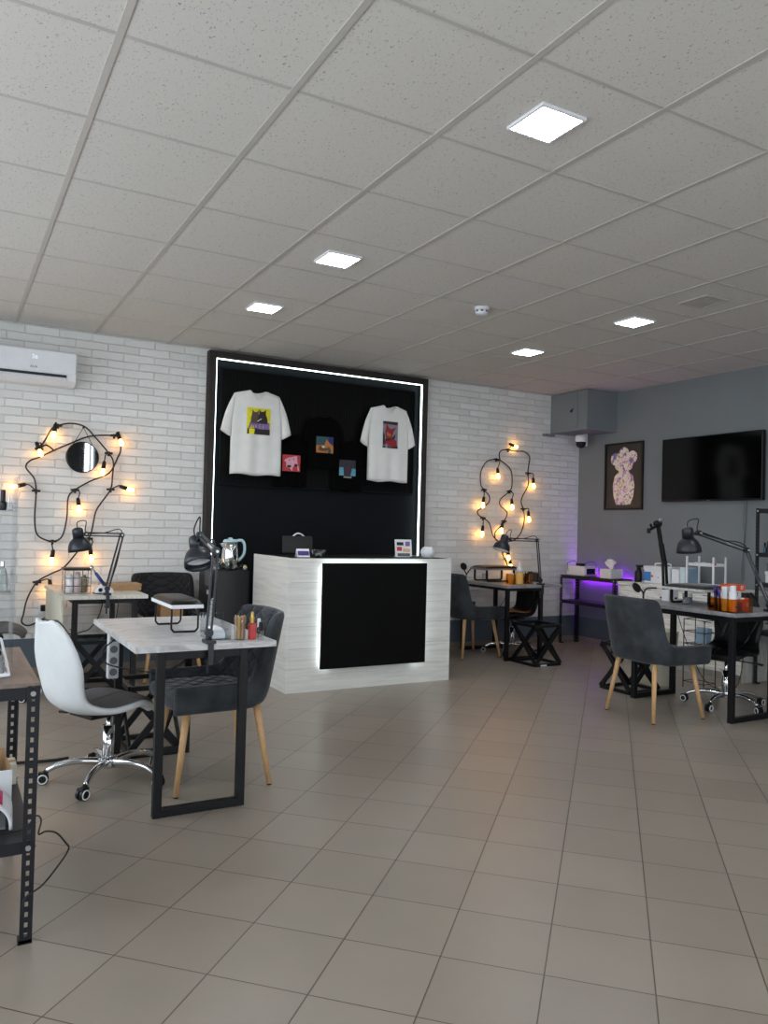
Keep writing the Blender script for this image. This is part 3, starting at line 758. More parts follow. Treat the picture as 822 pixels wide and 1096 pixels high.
def string_light(label, cords, drops, plug=None):
    t = thing('string_light', label, 'string lights', (0, YB - 0.037, 0), 0)
    for pts, cl in cords:
        MB().tube(smooth_path([(x, 0, z) for x, z in pts], 5, cl), 0.0062, 8, closed=cl).obj('cord', M_CABLE, t)
    for (jx, jz), (bx, bz) in drops:
        J = Vector((jx, 0, jz)); Bv = Vector((bx, -0.022, bz))
        d = Vector((bx - jx, 0, bz - jz))
        ln = math.hypot(d.x, d.z)
        # hanging direction of the socket
        if ln > 0.09 and abs(d.x) > 1.6 * abs(d.z): hd = Vector((math.copysign(0.85, d.x), 0, -0.25)).normalized()
        elif ln < 0.09: hd = Vector((0.35, 0, -0.9)).normalized()
        else: hd = Vector((0.12 * (1 if d.x > 0 else -1), 0, -1)).normalized()
        s1 = Bv - hd * 0.035; s0 = s1 - hd * 0.055
        b = MB(); b.bar(J - Vector((0.032, 0, 0)), J + Vector((0.032, 0, 0)), 0.02, 0.018); b.bar(J + Vector((0, 0, 0.014)), J - Vector((0, 0, 0.026)), 0.018, 0.018)
        b.obj('connector', M_CABLE, t, bevel=0.004)
        mid = (J + s0) / 2 + Vector((0.02 if d.x > 0 else -0.01, -0.02, 0.02))
        MB().tube(smooth_path([J, mid, s0]), 0.005, 7).obj('cord', M_CABLE, t)
        b = MB(); b.cyl(s0, s1, 0.015, 0.018, 14); b.cyl(s0 - hd * 0.01, s0, 0.009, 0.014, 12)
        sk = b.obj('socket', M_BLACKPL, t)
        rot = hd.to_track_quat('Z', 'Y').to_matrix().to_4x4()
        MB().lathe([(0.009, -0.004), (0.011, 0.006), (0.017, 0.026), (0.0185, 0.036), (0.016, 0.048), (0.009, 0.056), (0.002, 0.059)], 14, Matrix.Translation(s1) @ rot).obj('bulb', M_BULB, sk)
    return t
A = [(0.565, 0.485), (0.59, 0.614), (0.656, 0.743), (0.754, 0.807), (0.855, 0.862), (0.965, 1.006), (1.046, 1.119), (1.082, 1.311), (1.123, 1.391), (1.195, 1.507), (1.207, 1.622), (1.21, 1.736), (1.171, 1.808), (1.063, 1.93), (0.976, 2.012), (0.87, 2.03), (0.772, 2.004), (0.728, 1.974), (0.68, 1.878), (0.639, 1.805)]
BL_ = [(0.748, 1.801), (0.855, 1.858), (1.02, 1.937), (1.21, 1.957), (1.259, 1.933), (1.266, 1.842), (1.242, 1.772), (1.18, 1.643), (1.032, 1.567), (0.918, 1.49), (0.868, 1.426), (0.863, 1.271), (0.833, 1.115), (0.76, 1.07), (0.654, 1.112), (0.625, 1.22), (0.626, 1.373), (0.627, 1.47), (0.61, 1.568), (0.548, 1.651), (0.576, 1.707), (0.654, 1.745)]
J1 = [(0.656, 0.743), (1.195, 1.507), (1.171, 1.808), (0.772, 2.004), (0.639, 1.805), (1.21, 1.957), (0.918, 1.49), (0.76, 1.07), (0.627, 1.47), (1.036, 1.096)]
B1 = [(0.759, 0.665), (1.356, 1.51), (1.124, 1.64), (0.74, 1.915), (0.65, 1.766), (1.266, 1.895), (0.951, 1.329), (0.755, 0.906), (0.455, 1.491), (1.058, 0.928)]
string_light('black string of glowing warm bulbs looped on the wall around the round mirror',
             [(A, False), (BL_, True), ([(0.639, 1.805), (0.69, 1.84), (0.748, 1.801)], False), ([(0.565, 0.485), (0.555, 0.43), (0.60, 0.40), (0.68, 0.43), (0.74, 0.47)], False)], list(zip(J1, B1)))
C1 = [(5.344, 2.131), (5.454, 2.123), (5.561, 2.128), (5.644, 2.077), (5.634, 1.976), (5.626, 1.891), (5.635, 1.763), (5.557, 1.632), (5.541, 1.561), (5.57, 1.491), (5.591, 1.378), (5.55, 1.236), (5.463, 1.15), (5.375, 1.128)]
C2 = [(5.344, 2.131), (5.26, 2.121), (5.223, 2.077), (5.237, 2.015), (5.272, 1.996)]
C3 = [(5.236, 1.133), (5.165, 1.187), (5.11, 1.324), (5.024, 1.377), (4.964, 1.409), (4.954, 1.45), (5.02, 1.493), (5.095, 1.544), (5.102, 1.613), (5.032, 1.679), (4.988, 1.732), (4.984, 1.868), (5.057, 1.983), (5.185, 2.016), (5.281, 1.99), (5.389, 1.905), (5.407, 1.752), (5.374, 1.678), (5.258, 1.592), (5.251, 1.522), (5.349, 1.442), (5.308, 1.35), (5.27, 1.3), (5.19, 1.22), (5.2, 1.15), (5.236, 1.133)]
C4 = [(5.375, 1.128), (5.3, 1.009), (5.346, 0.912), (5.383, 0.842)]
J2 = [(5.344, 2.131), (5.185, 2.016), (5.032, 1.679), (5.024, 1.377), (5.374, 1.678), (5.308, 1.35), (5.626, 1.891), (5.57, 1.491), (5.33, 1.04), (5.346, 0.94)]
B2 = [(5.435, 2.168), (5.199, 1.825), (5.003, 1.506), (5.0, 1.198), (5.4, 1.499), (5.259, 1.238), (5.695, 1.745), (5.637, 1.373), (5.363, 0.947), (5.396, 0.849)]
string_light('black string of glowing warm bulbs looped on the brick right of the board', [(C1, False), (C2, False), (C3, False), (C4, False)], list(zip(J2, B2)))

# ------------------------------------------------------------------ right wall: TV, framed picture
t = thing('television', 'large black flat television mounted on the grey right wall', 'television', (XR, 5.0, 1.896), 0)
MB().box(-0.065, -0.02, -0.562, 0.562, -0.316, 0.316).obj('cabinet', M_BLACKPL, t, bevel=0.005)
MB().box(-0.0665, -0.064, -0.553, 0.553, -0.300, 0.307).obj('screen', M_SCREEN, t)
MB().box(-0.02, 0.0, -0.2, 0.2, -0.15, 0.15).obj('wall_bracket', M_BLACKMETAL, t)
MB().box(-0.067, -0.063, -0.014, 0.014, -0.3135, -0.308).obj('brand_plate', M_GREYPL, t)
b = MB().tube(smooth_path([(-0.02, -0.37, -0.31), (-0.022, -0.36, -0.6), (-0.02, -0.345, -0.8), (-0.02, -0.33, -1.06)]), 0.006, 7)
b.tube(smooth_path([(-0.012, -0.345, -0.31), (-0.012, -0.345, -0.6), (-0.012, -0.35, -1.06)]), 0.004, 7)
b.obj('cord', M_WCABLE, t)
t = thing('framed_picture', 'narrow black-framed picture of a pastel paint-splashed vase, grey wall', 'picture', (XR, 6.125, 1.87), 0)
b = MB()
hw, hh, fw = 0.272, 0.365, 0.02
for s in (-1, 1):
    b.box(-0.028, 0, s * (hw - fw / 2) - fw / 2, s * (hw - fw / 2) + fw / 2, -hh, hh)
    b.box(-0.028, 0, -hw + fw, hw - fw, s * (hh - fw / 2) - fw / 2, s * (hh - fw / 2) + fw / 2)
b.obj('frame', M_BLACKPL, t, bevel=0.003)
MB().box(-0.012, 0, -hw + fw, hw - fw, -hh + fw, hh - fw).obj('print', mat('picture_ground', (52, 48, 46), 0.45, var=0.25, scale=5), t)
ms = bpy.data.materials.new('pastel_splash'); ms.use_nodes = True
nt = ms.node_tree; bs = nt.nodes['Principled BSDF']; bs.inputs['Roughness'].default_value = 0.5
tc = nt.nodes.new('ShaderNodeTexCoord'); nz = nt.nodes.new('ShaderNodeTexNoise'); nz.inputs['Scale'].default_value = 17; nz.inputs['Distortion'].default_value = 1.2; nz.inputs['Detail'].default_value = 1.5
nt.links.new(tc.outputs['Object'], nz.inputs['Vector'])
rp = nt.nodes.new('ShaderNodeValToRGB'); rp.color_ramp.interpolation = 'CONSTANT'
cols = [(0.0, (110, 120, 160)), (0.36, (200, 150, 186)), (0.42, (228, 196, 200)), (0.47, (234, 226, 214)), (0.55, (226, 222, 226)), (0.6, (220, 190, 92)), (0.66, (196, 120, 110)), (0.74, (150, 180, 190))]
el = rp.color_ramp.elements
el[0].position, el[0].color = cols[0][0], (*lin(cols[0][1]), 1)
el[1].position, el[1].color = cols[1][0], (*lin(cols[1][1]), 1)
for p_, c_ in cols[2:]:
    e_ = el.new(p_); e_.color = (*lin(c_), 1)
nt.links.new(nz.outputs['Fac'], rp.inputs['Fac']); nt.links.new(rp.outputs['Color'], bs.inputs['Base Color'])
b = MB()
def flat(poly, lift): b.poly([Vector((-0.0125 - lift, -px_, pz_)) for px_, pz_ in poly])
flat([(-0.10, -0.31), (0.10, -0.31), (0.14, -0.22), (0.155, -0.10), (0.13, 0.0), (0.07, 0.05), (0.075, 0.075), (-0.075, 0.075), (-0.07, 0.05), (-0.13, 0.0), (-0.155, -0.10), (-0.14, -0.22)], 0)
for k, (cx_, cy_, r_) in enumerate([(-0.12, 0.19, 0.07), (0.0, 0.24, 0.075), (0.12, 0.2, 0.07), (-0.06, 0.13, 0.07), (0.065, 0.125, 0.07)]):
    flat(ell(cx_, cy_, r_, r_, 12), 0.0006 * (k + 1))
b.obj('painted_vase', ms, t)

# ------------------------------------------------------------------ chairs
def armchair(name, label, fabric, lining, loc, rotz):
    """tub armchair facing local -Y; wooden splayed legs."""
    t = thing(name, label, 'armchair', loc, rotz, 'tub armchairs')
    def shell(u, v, inset=0.0):
        s = abs(u); sg = 1 if u >= 0 else -1
        if s > 0.62:
            k = (s - 0.62) / 0.38
            x, y, nx, ny = 0.232 + 0.012 * k, 0.045 - 0.295 * k, 1.0, 0.0
            bk = 0.0
        else:
            a = s / 0.62 * PI / 2
            cx_, cy_ = math.sin(a), math.cos(a)
            ex = 0.62
            x = 0.232 * cx_ ** ex; y = 0.045 + 0.175 * cy_ ** ex
            nx, ny = cx_, cy_
            bk = cy_ ** 0.5
        zt = 0.505 + (0.322 - 0.015 * s) * interp([(0, 1), (0.34, 1), (0.385, 0.985), (0.42, 0.93), (0.445, 0.80), (0.465, 0.58), (0.48, 0.36), (0.50, 0.20), (0.53, 0.10), (0.57, 0.035), (0.62, 0.0), (1.1, 0.0)], s)
        z = 0.385 + (zt - 0.385) * v
        kz = (z - 0.385) / 0.44
        y += 0.085 * kz * bk
        x *= 1 + 0.13 * kz
        if v < 0.15: x -= nx * 0.02 * (1 - v / 0.15) ** 2; y -= ny * 0.02 * (1 - v / 0.15) ** 2
        x -= nx * inset; y -= ny * inset
        return Vector((sg * x, y, z))
    MB().grid(lambda i, j: shell(-1 + 2 * i, j), 130, 14).obj('shell', fabric, t, solid=0.04, sub=1, offset=0)
    def lin_(i, j):
        u = -0.985 + 1.97 * i; v = 0.12 + 0.865 * j
        p0 = shell(u, v, 0.0)
        a = u * 6.5 + p0.z * 15; c = u * 6.5 - p0.z * 15
        g = max(1 - abs((a % 1) - 0.5) / 0.5 * 1.0, 0), max(1 - abs((c % 1) - 0.5) / 0.5, 0)
        q = min(abs((a % 1) - 0.5), abs((c % 1) - 0.5))
        dpt = 0.019 + 0.013 * min(1, q / 0.22) ** 0.6
        return shell(u, v, dpt)
    MB().grid(lin_, 150, 60).obj('quilted_lining', lining, t)
    b = MB()
    pl = []
    for k in range(25):
        u = -1 + 2 * k / 24; p = shell(u, 0.1, 0.014); pl.append((p.x, p.y))
    pl = pl + [(0.16, -0.262), (0.0, -0.268), (-0.16, -0.262)]
    b.prism(pl, lambda p: Vector((p[0], p[1], 0.392)), lambda p: Vector((p[0], p[1], 0.452)))
    st_ = b.obj('seat', lining, t, bevel=0.02, seg=3)
    def quilt(i, j):
        x, y = -0.19 + 0.38 * i, -0.245 + 0.40 * j
        a, c = x * 11 + y * 11, x * 11 - y * 11
        q = min(abs((a % 1) - 0.5), abs((c % 1) - 0.5))
        e = (1 - (2 * i - 1) ** 8) * (1 - (2 * j - 1) ** 8)
        return Vector((x, y, 0.449 + 0.012 * max(e, 0) ** 0.5 + 0.009 * min(1, q / 0.22) ** 0.6 * max(e, 0)))
    MB().grid(quilt, 64, 64).obj('quilted_pad', lining, st_)
    for sx, sy in ((-1, -1), (1, -1), (-1, 1), (1, 1)):
        b = MB().cyl((sx * 0.222, sy * 0.225, 0.004), (sx * 0.165, sy * 0.165, 0.40), 0.0115, 0.019, 16)
        lg = b.obj('leg', M_WOODLEG, t)
        MB().cyl((sx * 0.222, sy * 0.225, 0), (sx * 0.2215, sy * 0.2245, 0.006), 0.012, n=12).obj('foot', M_BLACKPL, lg)
    return t
armchair('armchair', 'charcoal quilted velvet armchair pushed under the front left table', M_VELVET, M_VELVETIN, (1.175, 3.78, 0), -PI / 2)
armchair('armchair', 'charcoal velvet armchair seen from behind at the right table', M_VELVET, M_VELVETIN, (4.335, 3.83, 0), PI / 2 - 0.06)
armchair('armchair', 'dark armchair partly hidden by the right end of the counter', M_VELVET, M_VELVETIN, (4.58, 6.39, 0), PI / 2)
armchair('armchair', 'black quilted armchair against the brick left of the board', M_BLACKFAB, M_BLACKFAB, (1.60, 6.38, 0), 0.0)

def swivel_stool(label, shell_m, pad_m, loc, rotz, base_rot, patch=None, zoff=0.0, sx=0.0):
    """one-piece butterfly shell chair facing local -Y on a chrome star base with castors."""
    t = thing('swivel_chair', label, 'swivel chair', loc, 0, 'swivel chairs on castors')
    prof = [(-0.225, 0.36), (-0.20, 0.39), (-0.13, 0.41), (-0.05, 0.40), (0.04, 0.385), (0.11, 0.387), (0.165, 0.41), (0.2, 0.455), (0.218, 0.52), (0.232, 0.59), (0.25, 0.66), (0.27, 0.74), (0.287, 0.80), (0.292, 0.815)]
    wid = [0.13, 0.17, 0.205, 0.218, 0.214, 0.198, 0.176, 0.164, 0.170, 0.184, 0.172, 0.132, 0.085, 0.055]
    P = smooth_path([(0, y, z) for y, z in prof], 3); Wd = [interp([(k / 13, w) for k, w in enumerate(wid)], i / (len(P) - 1)) for i in range(len(P))]
    N = len(P) - 1
    def surf(i, j, lift=0.0, inset=1.0):
        f = i * N; k = min(int(f), N - 1); fr = f - k
        p = P[k].lerp(P[k + 1], fr); w = (Wd[k] + (Wd[k + 1] - Wd[k]) * fr) * inset
        d = (P[min(k + 1, N)] - P[max(k, 0)]).normalized(); nrm = Vector((0, -d.z, d.y))
        a = 2 * j - 1
        cup = 0.035 * abs(a) ** 2.2 * (0.25 + 0.75 * sstep(0.2, 0.45, i)) * (1 - 0.4 * sstep(0.85, 1, i)) - 0.03 * abs(a) ** 2 * sstep(0.22, 0.0, i)
        return Vector((a * w, p.y, p.z)) + nrm * (cup + lift)
    M = Matrix.Translation((sx, 0, 0)) @ Matrix.Rotation(rotz, 4, 'Z') @ Matrix.Translation((0, 0, zoff))
    MB().grid(lambda i, j: M @ surf(i, j), 40, 14).obj('shell', shell_m, t, solid=0.03, sub=1, offset=0)
    def pad(i, j):
        ii = 0.03 + 0.94 * i
        lift = 0.016 + 0.014 * min(1, (1 - abs(2 * j - 1)) / 0.25) ** 0.5
        a = 2 * j - 1
        # stitched seams: a centre Y on the seat and diagonals on the back
        s = min(abs(a + 0.0) + (0 if ii < 0.34 else 9), abs(abs(a) - (ii - 0.30) * 2.2) if ii > 0.28 else 9, abs(abs(a) - (0.9 - ii) * 2.0) if ii > 0.55 else 9)
        lift -= 0.007 * max(0, 1 - s / 0.05)
        return M @ surf(ii, 0.04 + 0.92 * j, lift)
    pd = MB().grid(pad, 80, 60).obj('upholstery', pad_m, t)
    if patch:
        MB().grid(lambda i, j: M @ surf(0.04 + 0.36 * i, 0.14 + 0.72 * j, 0.036), 16, 16).obj('seat_cover', patch, t, solid=0.012)
    MB().box(-0.09, 0.09, -0.09, 0.09, 0.348, 0.368, M).obj('seat_plate', M_BLACKPL, t, bevel=0.006)
    MB().cyl((0, 0, 0.2), (0, 0, 0.35 + zoff), 0.013, n=16).obj('gas_lift', M_CHROME, t)
    MB().cyl((0, 0, 0.06), (0, 0, 0.265), 0.028, n=20).obj('column', M_CHROME, t)
    b = MB().bar(M @ Vector((0.0, 0.0, 0.345)), M @ Vector((0.2, 0.03, 0.335)), 0.012, 0.008)
    b.bar(M @ Vector((0.19, 0.03, 0.336)), M @ Vector((0.25, 0.035, 0.33)), 0.03, 0.012)
    b.obj('lever', M_BLACKPL, t, bevel=0.002)
    MB().lathe([(0.036, 0.062), (0.04, 0.08), (0.036, 0.105), (0.026, 0.112)], 20).obj('hub', M_CHROME, t)
    for k in range(5):
        a = base_rot + k * 2 * PI / 5
        ca, sa = math.cos(a), math.sin(a)
        pts = smooth_path([(0.03 * ca, 0.03 * sa, 0.09), (0.13 * ca, 0.13 * sa, 0.098), (0.22 * ca, 0.22 * sa, 0.085), (0.272 * ca, 0.272 * sa, 0.06)], 4)
        n = len(pts); rr = [0.019 - 0.007 * i / (n - 1) for i in range(n)]
        MB().tube(pts, rr, 10).obj('star_arm', M_CHROME, t)
        ct = MB(); sw = a + 0.5 * math.sin(k * 2.1 + base_rot)
        c = Vector((0.275 * ca, 0.275 * sa, 0)); ax = Vector((math.cos(sw + PI / 2), math.sin(sw + PI / 2), 0)); fw_ = Vector((math.cos(sw), math.sin(sw), 0))
        c2 = c + fw_ * 0.012
        ct.cyl(c2 + Vector((0, 0, 0.026)) - ax * 0.02, c2 + Vector((0, 0, 0.026)) - ax * 0.004, 0.026, n=20)
        ct.cyl(c2 + Vector((0, 0, 0.026)) + ax * 0.004, c2 + Vector((0, 0, 0.026)) + ax * 0.02, 0.026, n=20)
        ct.cyl(c + Vector((0, 0, 0.03)), c + Vector((0, 0, 0.066)), 0.011, n=10)
        ct.bar(c2 + Vector((0, 0, 0.05)) - fw_ * 0.022, c2 + Vector((0, 0, 0.05)) + fw_ * 0.02, 0.034, 0.012)
        cs = ct.obj('castor', M_BLACKPL, t, bevel=0.002)
        for s in (-1, 1):
            rg = MB()
            o_ = c2 + Vector((0, 0, 0.026)) + ax * (0.0205 * s)
            up = Vector((0, 0, 1)); fwv = ax.cross(up)
            rg.tube([o_ + 0.02 * (math.cos(q * PI / 10) * up + math.sin(q * PI / 10) * fwv) for q in range(20)], 0.0032, 6, closed=True)
            rg.obj('wheel_ring', M_WHITEPL, cs)
    return t
swivel_stool('white swivel chair with grey padded seat at the front left table', M_WHITELEA, M_GREYFAB, (0.722, 3.95, 0), PI / 2 + 0.42, math.radians(-120), sx=-0.056, zoff=-0.03)
swivel_stool('black swivel chair with tan seat cover behind the back right table', M_BLACKLEA, M_BLACKLEA, (5.10, 6.355, 0), -PI / 2, math.radians(-140), patch=M_TAN)
swivel_stool('black quilted swivel chair under the right table near the pale sideboard', M_BLACKLEA, M_BLACKLEA, (5.05, 3.80, 0), -PI / 2 + 0.25, math.radians(-165))
swivel_stool('grey swivel chair by the back left table, half behind the rack', M_GREYFAB, M_GREYFAB, (0.285, 6.02, 0), PI / 2, math.radians(30), zoff=0.075)

# ------------------------------------------------------------------ tables
def table(label, x0, x1, y0, y1, z, fx0, fx1, fy0, fy1, top_m, side_panel=False, group='black-framed work tables'):
    t = thing('work_table', label, 'table', ((fx0 + fx1) / 2, (fy0 + fy1) / 2, 0), 0, group)
    ox, oy = t.location.x, t.location.y
    MB().box(x0 - ox, x1 - ox, y0 - oy, y1 - oy, z - 0.026, z).obj('tabletop', top_m, t, bevel=0.0015)
    w = 0.036
    for fy in (fy0, fy1):
        b = MB(); yy = fy - oy
        for fx in (fx0, fx1):
            xx = fx - ox
            b.box(xx - w / 2, xx + w / 2, yy - w / 2, yy + w / 2, 0, z - 0.0262)
        for zz in (0.0, z - 0.026 - w):
            b.box(fx0 - ox + w / 2, fx1 - ox - w / 2, yy - w / 2, yy + w / 2, zz + 0.0002, zz + w - 0.0004)
        b.obj('leg_frame', M_BLACKMETAL, t, bevel=0.002)
    for fx in (fx0, fx1):
        xx = fx - ox
        MB().box(xx - 0.012, xx + 0.012, fy0 - oy + w / 2, fy1 - oy - w / 2, z - 0.026 - w, z - 0.0262).obj('rail', M_BLACKMETAL, t)
    if side_panel:
        MB().box(x0 - ox + 0.004, x0 - ox + 0.022, y0 - oy + 0.06, y1 - oy - 0.1, 0.36, z - 0.0262).obj('side_panel', M_CREAM, t, bevel=0.002)
    return t
table('front left work table with pale grey stone-look top', 0.705, 1.327, 3.33, 4.37, 0.725, 0.818, 1.182, 3.362, 4.255, M_MARBLE)
table('back left work table with cream laminate top under the string lights', 0.70, 1.275, 5.66, 6.70, 0.73, 0.80, 1.20, 5.74, 6.58, M_CREAMTOP, True)
table('back right work table with grey top, beside the folding footrest', 4.62, 5.30, 5.85, 6.74, 0.73, 4.725, 5.137, 5.968, 6.69, M_GREYTOP)
table('right work table with dark grey top crowded with supplies', 4.585, 5.20, 3.385, 4.36, 0.735, 4.62, 5.04, 3.432, 4.275, M_GREYTOP)

def footrest(label, x0, x1, y0, y1, h):
    """square open footrest, crossed bars on each side."""
    t = thing('footrest', label, 'footrest', ((x0 + x1) / 2, (y0 + y1) / 2, 0), 0, 'crossed-leg footrests')
    a, c = (x1 - x0) / 2, (y1 - y0) / 2
    sides = [((-a, -c), (a, -c)), ((a, -c), (a, c)), ((a, c), (-a, c)), ((-a, c), (-a, -c))]
    up = (0, 0, 1)
    for p, q in sides:
        b = MB()
        dx, dy = q[0] - p[0], q[1] - p[1]; L = math.hypot(dx, dy); nx, ny = dy / L * 0.006, -dx / L * 0.006
        b.bar((p[0] + nx, p[1] + ny, 0.02), (q[0] + nx, q[1] + ny, h - 0.02), 0.014, 0.036)
        b.bar((p[0] - nx, p[1] - ny, h - 0.02), (q[0] - nx, q[1] - ny, 0.02), 0.014, 0.036)
        b.obj('crossed_bars', M_BLACKMETAL, t, bevel=0.0015)
    for zz, nm in ((0.014, 'bottom_rim'), (h - 0.014, 'top_rim')):
        b = MB()
        for p, q in sides: b.bar((p[0], p[1], zz), (q[0], q[1], zz), 0.026, 0.026)
        b.obj(nm, M_BLACKMETAL, t, bevel=0.002)
    return t
f = footrest('black crossed-bar footrest in front of the back right table', 4.77, 5.07, 5.60, 5.93, 0.385)
MB().box(-0.1, -0.03, -0.1885, -0.183, 0.006, 0.02).obj('sticker', M_WHITEPL, f)
footrest('black crossed-bar footrest under the front left table', 0.89, 1.16, 4.29, 4.62, 0.37)
f = footrest('black crossed-bar footrest behind the armchair at the right table', 4.66, 4.98, 4.36, 4.66, 0.38)
footrest('black crossed-bar footrest below the back left table', 0.86, 1.14, 6.03, 6.36, 0.37)

# ------------------------------------------------------------------ desk lamps
def desk_lamp(label, base, elbow, head, shade_tip, shade_r=0.082, shade_l=0.15, clamp=True, cap_up=None):
    """spring-arm desk lamp in world coordinates: base on the table edge, elbow joint, head joint, centre of the shade opening."""
    B_, E_, H_, S_ = Vector(base), Vector(elbow), Vector(head), Vector(shade_tip)
    t = thing('desk_lamp', label, 'desk lamp', B_, 0, 'black spring-arm desk lamps')
    E_, H_, S_ = E_ - B_, H_ - B_, S_ - B_
    b = MB()
    if clamp:
        b.box(-0.022, 0.022, -0.044, 0.03, 0.0008, 0.016); b.box(-0.012, 0.012, -0.044, -0.0345, -0.088, 0.0008)
        b.box(-0.012, 0.012, -0.0345, 0.02, -0.088, -0.078); b.cyl((0, 0.0, -0.13), (0, 0.0, -0.066), 0.006, n=10); b.cyl((0, 0.0, -0.068), (0, 0.0, -0.0635), 0.014, n=14)
    else:
        b.cyl((0, 0, 0), (0, 0, 0.014), 0.07, n=24)
    b.cyl((0, 0, 0.01), (0, 0, 0.05), 0.014, n=14)
    b.obj('clamp', M_LAMP, t, bevel=0.002)
    def arm(p, q, nm):
        d = (q - p).normalized()
        sd = d.cross(Vector((0, 1, 0)))
        if sd.length < 0.2: sd = d.cross(Vector((1, 0, 0)))
        sd = sd.normalized() * 0.011
        bb = MB(); bb.bar(p + sd, q + sd, 0.009, 0.009); bb.bar(p - sd, q - sd, 0.009, 0.009)
        a = bb.obj(nm, M_LAMP, t, bevel=0.001)
        s0, s1 = p.lerp(q, 0.08), p.lerp(q, 0.42)
        n = 60; ax = (s1 - s0); u = ax.cross(sd).normalized(); w = ax.cross(u).normalized()
        pts = [s0 + ax * (k / n) + 0.007 * (math.cos(k * 1.4) * u + math.sin(k * 1.4) * w) for k in range(n + 1)]
        MB().tube(pts, 0.0019, 5).obj('spring', M_STEEL, a)
    arm(Vector((0, 0, 0.045)), E_, 'lower_arm'); arm(E_, H_, 'upper_arm')
    for p in (Vector((0, 0, 0.045)), E_, H_):
        MB().cyl(p + Vector((0, -0.016, 0)), p + Vector((0, 0.016, 0)), 0.018, n=16).obj('joint', M_LAMP, t, bevel=0.002)
    b = MB().cyl(H_ + Vector((0, -0.03, 0)), H_ + Vector((0, 0.03, 0)), 0.006, n=10)
    b.cyl(E_ + Vector((0, -0.028, 0)), E_ + Vector((0, 0.028, 0)), 0.006, n=10)
    b.obj('knob', M_STEEL, t)
    # shade axis: from cap through dome to opening
    ax = (S_ - H_)
    axd = cap_up if cap_up is not None else Vector((ax.x * 0.3, ax.y * 0.3, -1))
    axd = Vector(axd).normalized()
    rot = (-axd).to_track_quat('Z', 'Y').to_matrix().to_4x4()
    Mx = Matrix.Translation(S_) @ rot
    R = shade_r; L = shade_l
    prof = [(R, 0.0), (R * 0.985, L * 0.14), (R * 0.92, L * 0.28), (R * 0.78, L * 0.42), (R * 0.58, L * 0.52), (R * 0.46, L * 0.56)]
    sh = MB().lathe(prof, 36, Mx, cap0=False, cap1=False).obj('shade', M_LAMP, t, solid=0.002)
    inn = [(R * 0.975, 0.001), (R * 0.96, L * 0.14), (R * 0.89, L * 0.275), (R * 0.75, L * 0.40), (R * 0.5, L * 0.51), (0.004, L * 0.53)]
    MB().lathe(inn, 36, Mx, cap0=False).obj('shade_lining', M_LAMPIN, sh)
    MB().sphere(Mx @ Vector((0, 0, L * 0.30)), R * 0.34, n=14).obj('bulb', M_LAMPIN, sh)
    MB().lathe([(R * 0.46, L * 0.55), (R * 0.46, L * 0.88), (R * 0.42, L * 0.94), (R * 0.2, L * 1.0)], 26, Mx).obj('lamp_socket', M_LAMP, t)
    c0 = Mx @ Vector((0, 0, L * 1.0))
    cpts = [c0, c0 - axd * 0.045 + (H_ - c0) * 0.15 , H_ + Vector((0, 0, 0.07)) - axd * 0.02, H_ + Vector((0.0, 0.0, 0.01)), H_.lerp(E_, 0.5) + Vector((0, 0.012, 0.012)), E_ + Vector((0.0, 0.012, 0.03)), E_.lerp(Vector((0, 0, 0.045)), 0.5) + Vector((0.02, 0.012, 0)), Vector((0.012, 0.012, 0.05))]
    MB().tube(smooth_path(cpts, 5), 0.0035, 7).obj('cord', M_CABLE, t)
    b = MB().bar(H_, Mx @ Vector((0, 0, L * 0.7)), 0.016, 0.016); b.obj('shade_bracket', M_LAMP, t, bevel=0.002)
    return t
desk_lamp('black desk lamp clamped to the front left table, dome shade tipped left', (1.022, 3.362, 0.725), (1.042, 3.36, 1.126), (1.068, 3.70, 1.19), (1.068, 3.70, 1.045), 0.07, 0.160, cap_up=(0.02, -0.58, -1))
desk_lamp('black desk lamp on the back left table in front of string lights', (1.0, 5.693, 0.73), (1.098, 5.75, 1.148), (0.86, 5.76, 1.15), (0.826, 5.76, 1.032), 0.08, 0.165, cap_up=(0.16, 0.0, -1))
desk_lamp('black desk lamp on the back right table, shade tilted to the left', (5.055, 5.883, 0.73), (5.081, 5.97, 1.16), (4.76, 5.98, 1.165), (4.645, 5.98, 1.062), 0.082, 0.155, cap_up=(-0.36, 0.0, -1))
desk_lamp('black long-armed desk lamp over the right table, below the television', (4.985, 3.418, 0.735), (4.846, 3.5, 1.155), (4.35, 3.5, 1.265), (4.262, 3.5, 1.135), 0.08, 0.17, cap_up=(0.12, 0.0, -1))

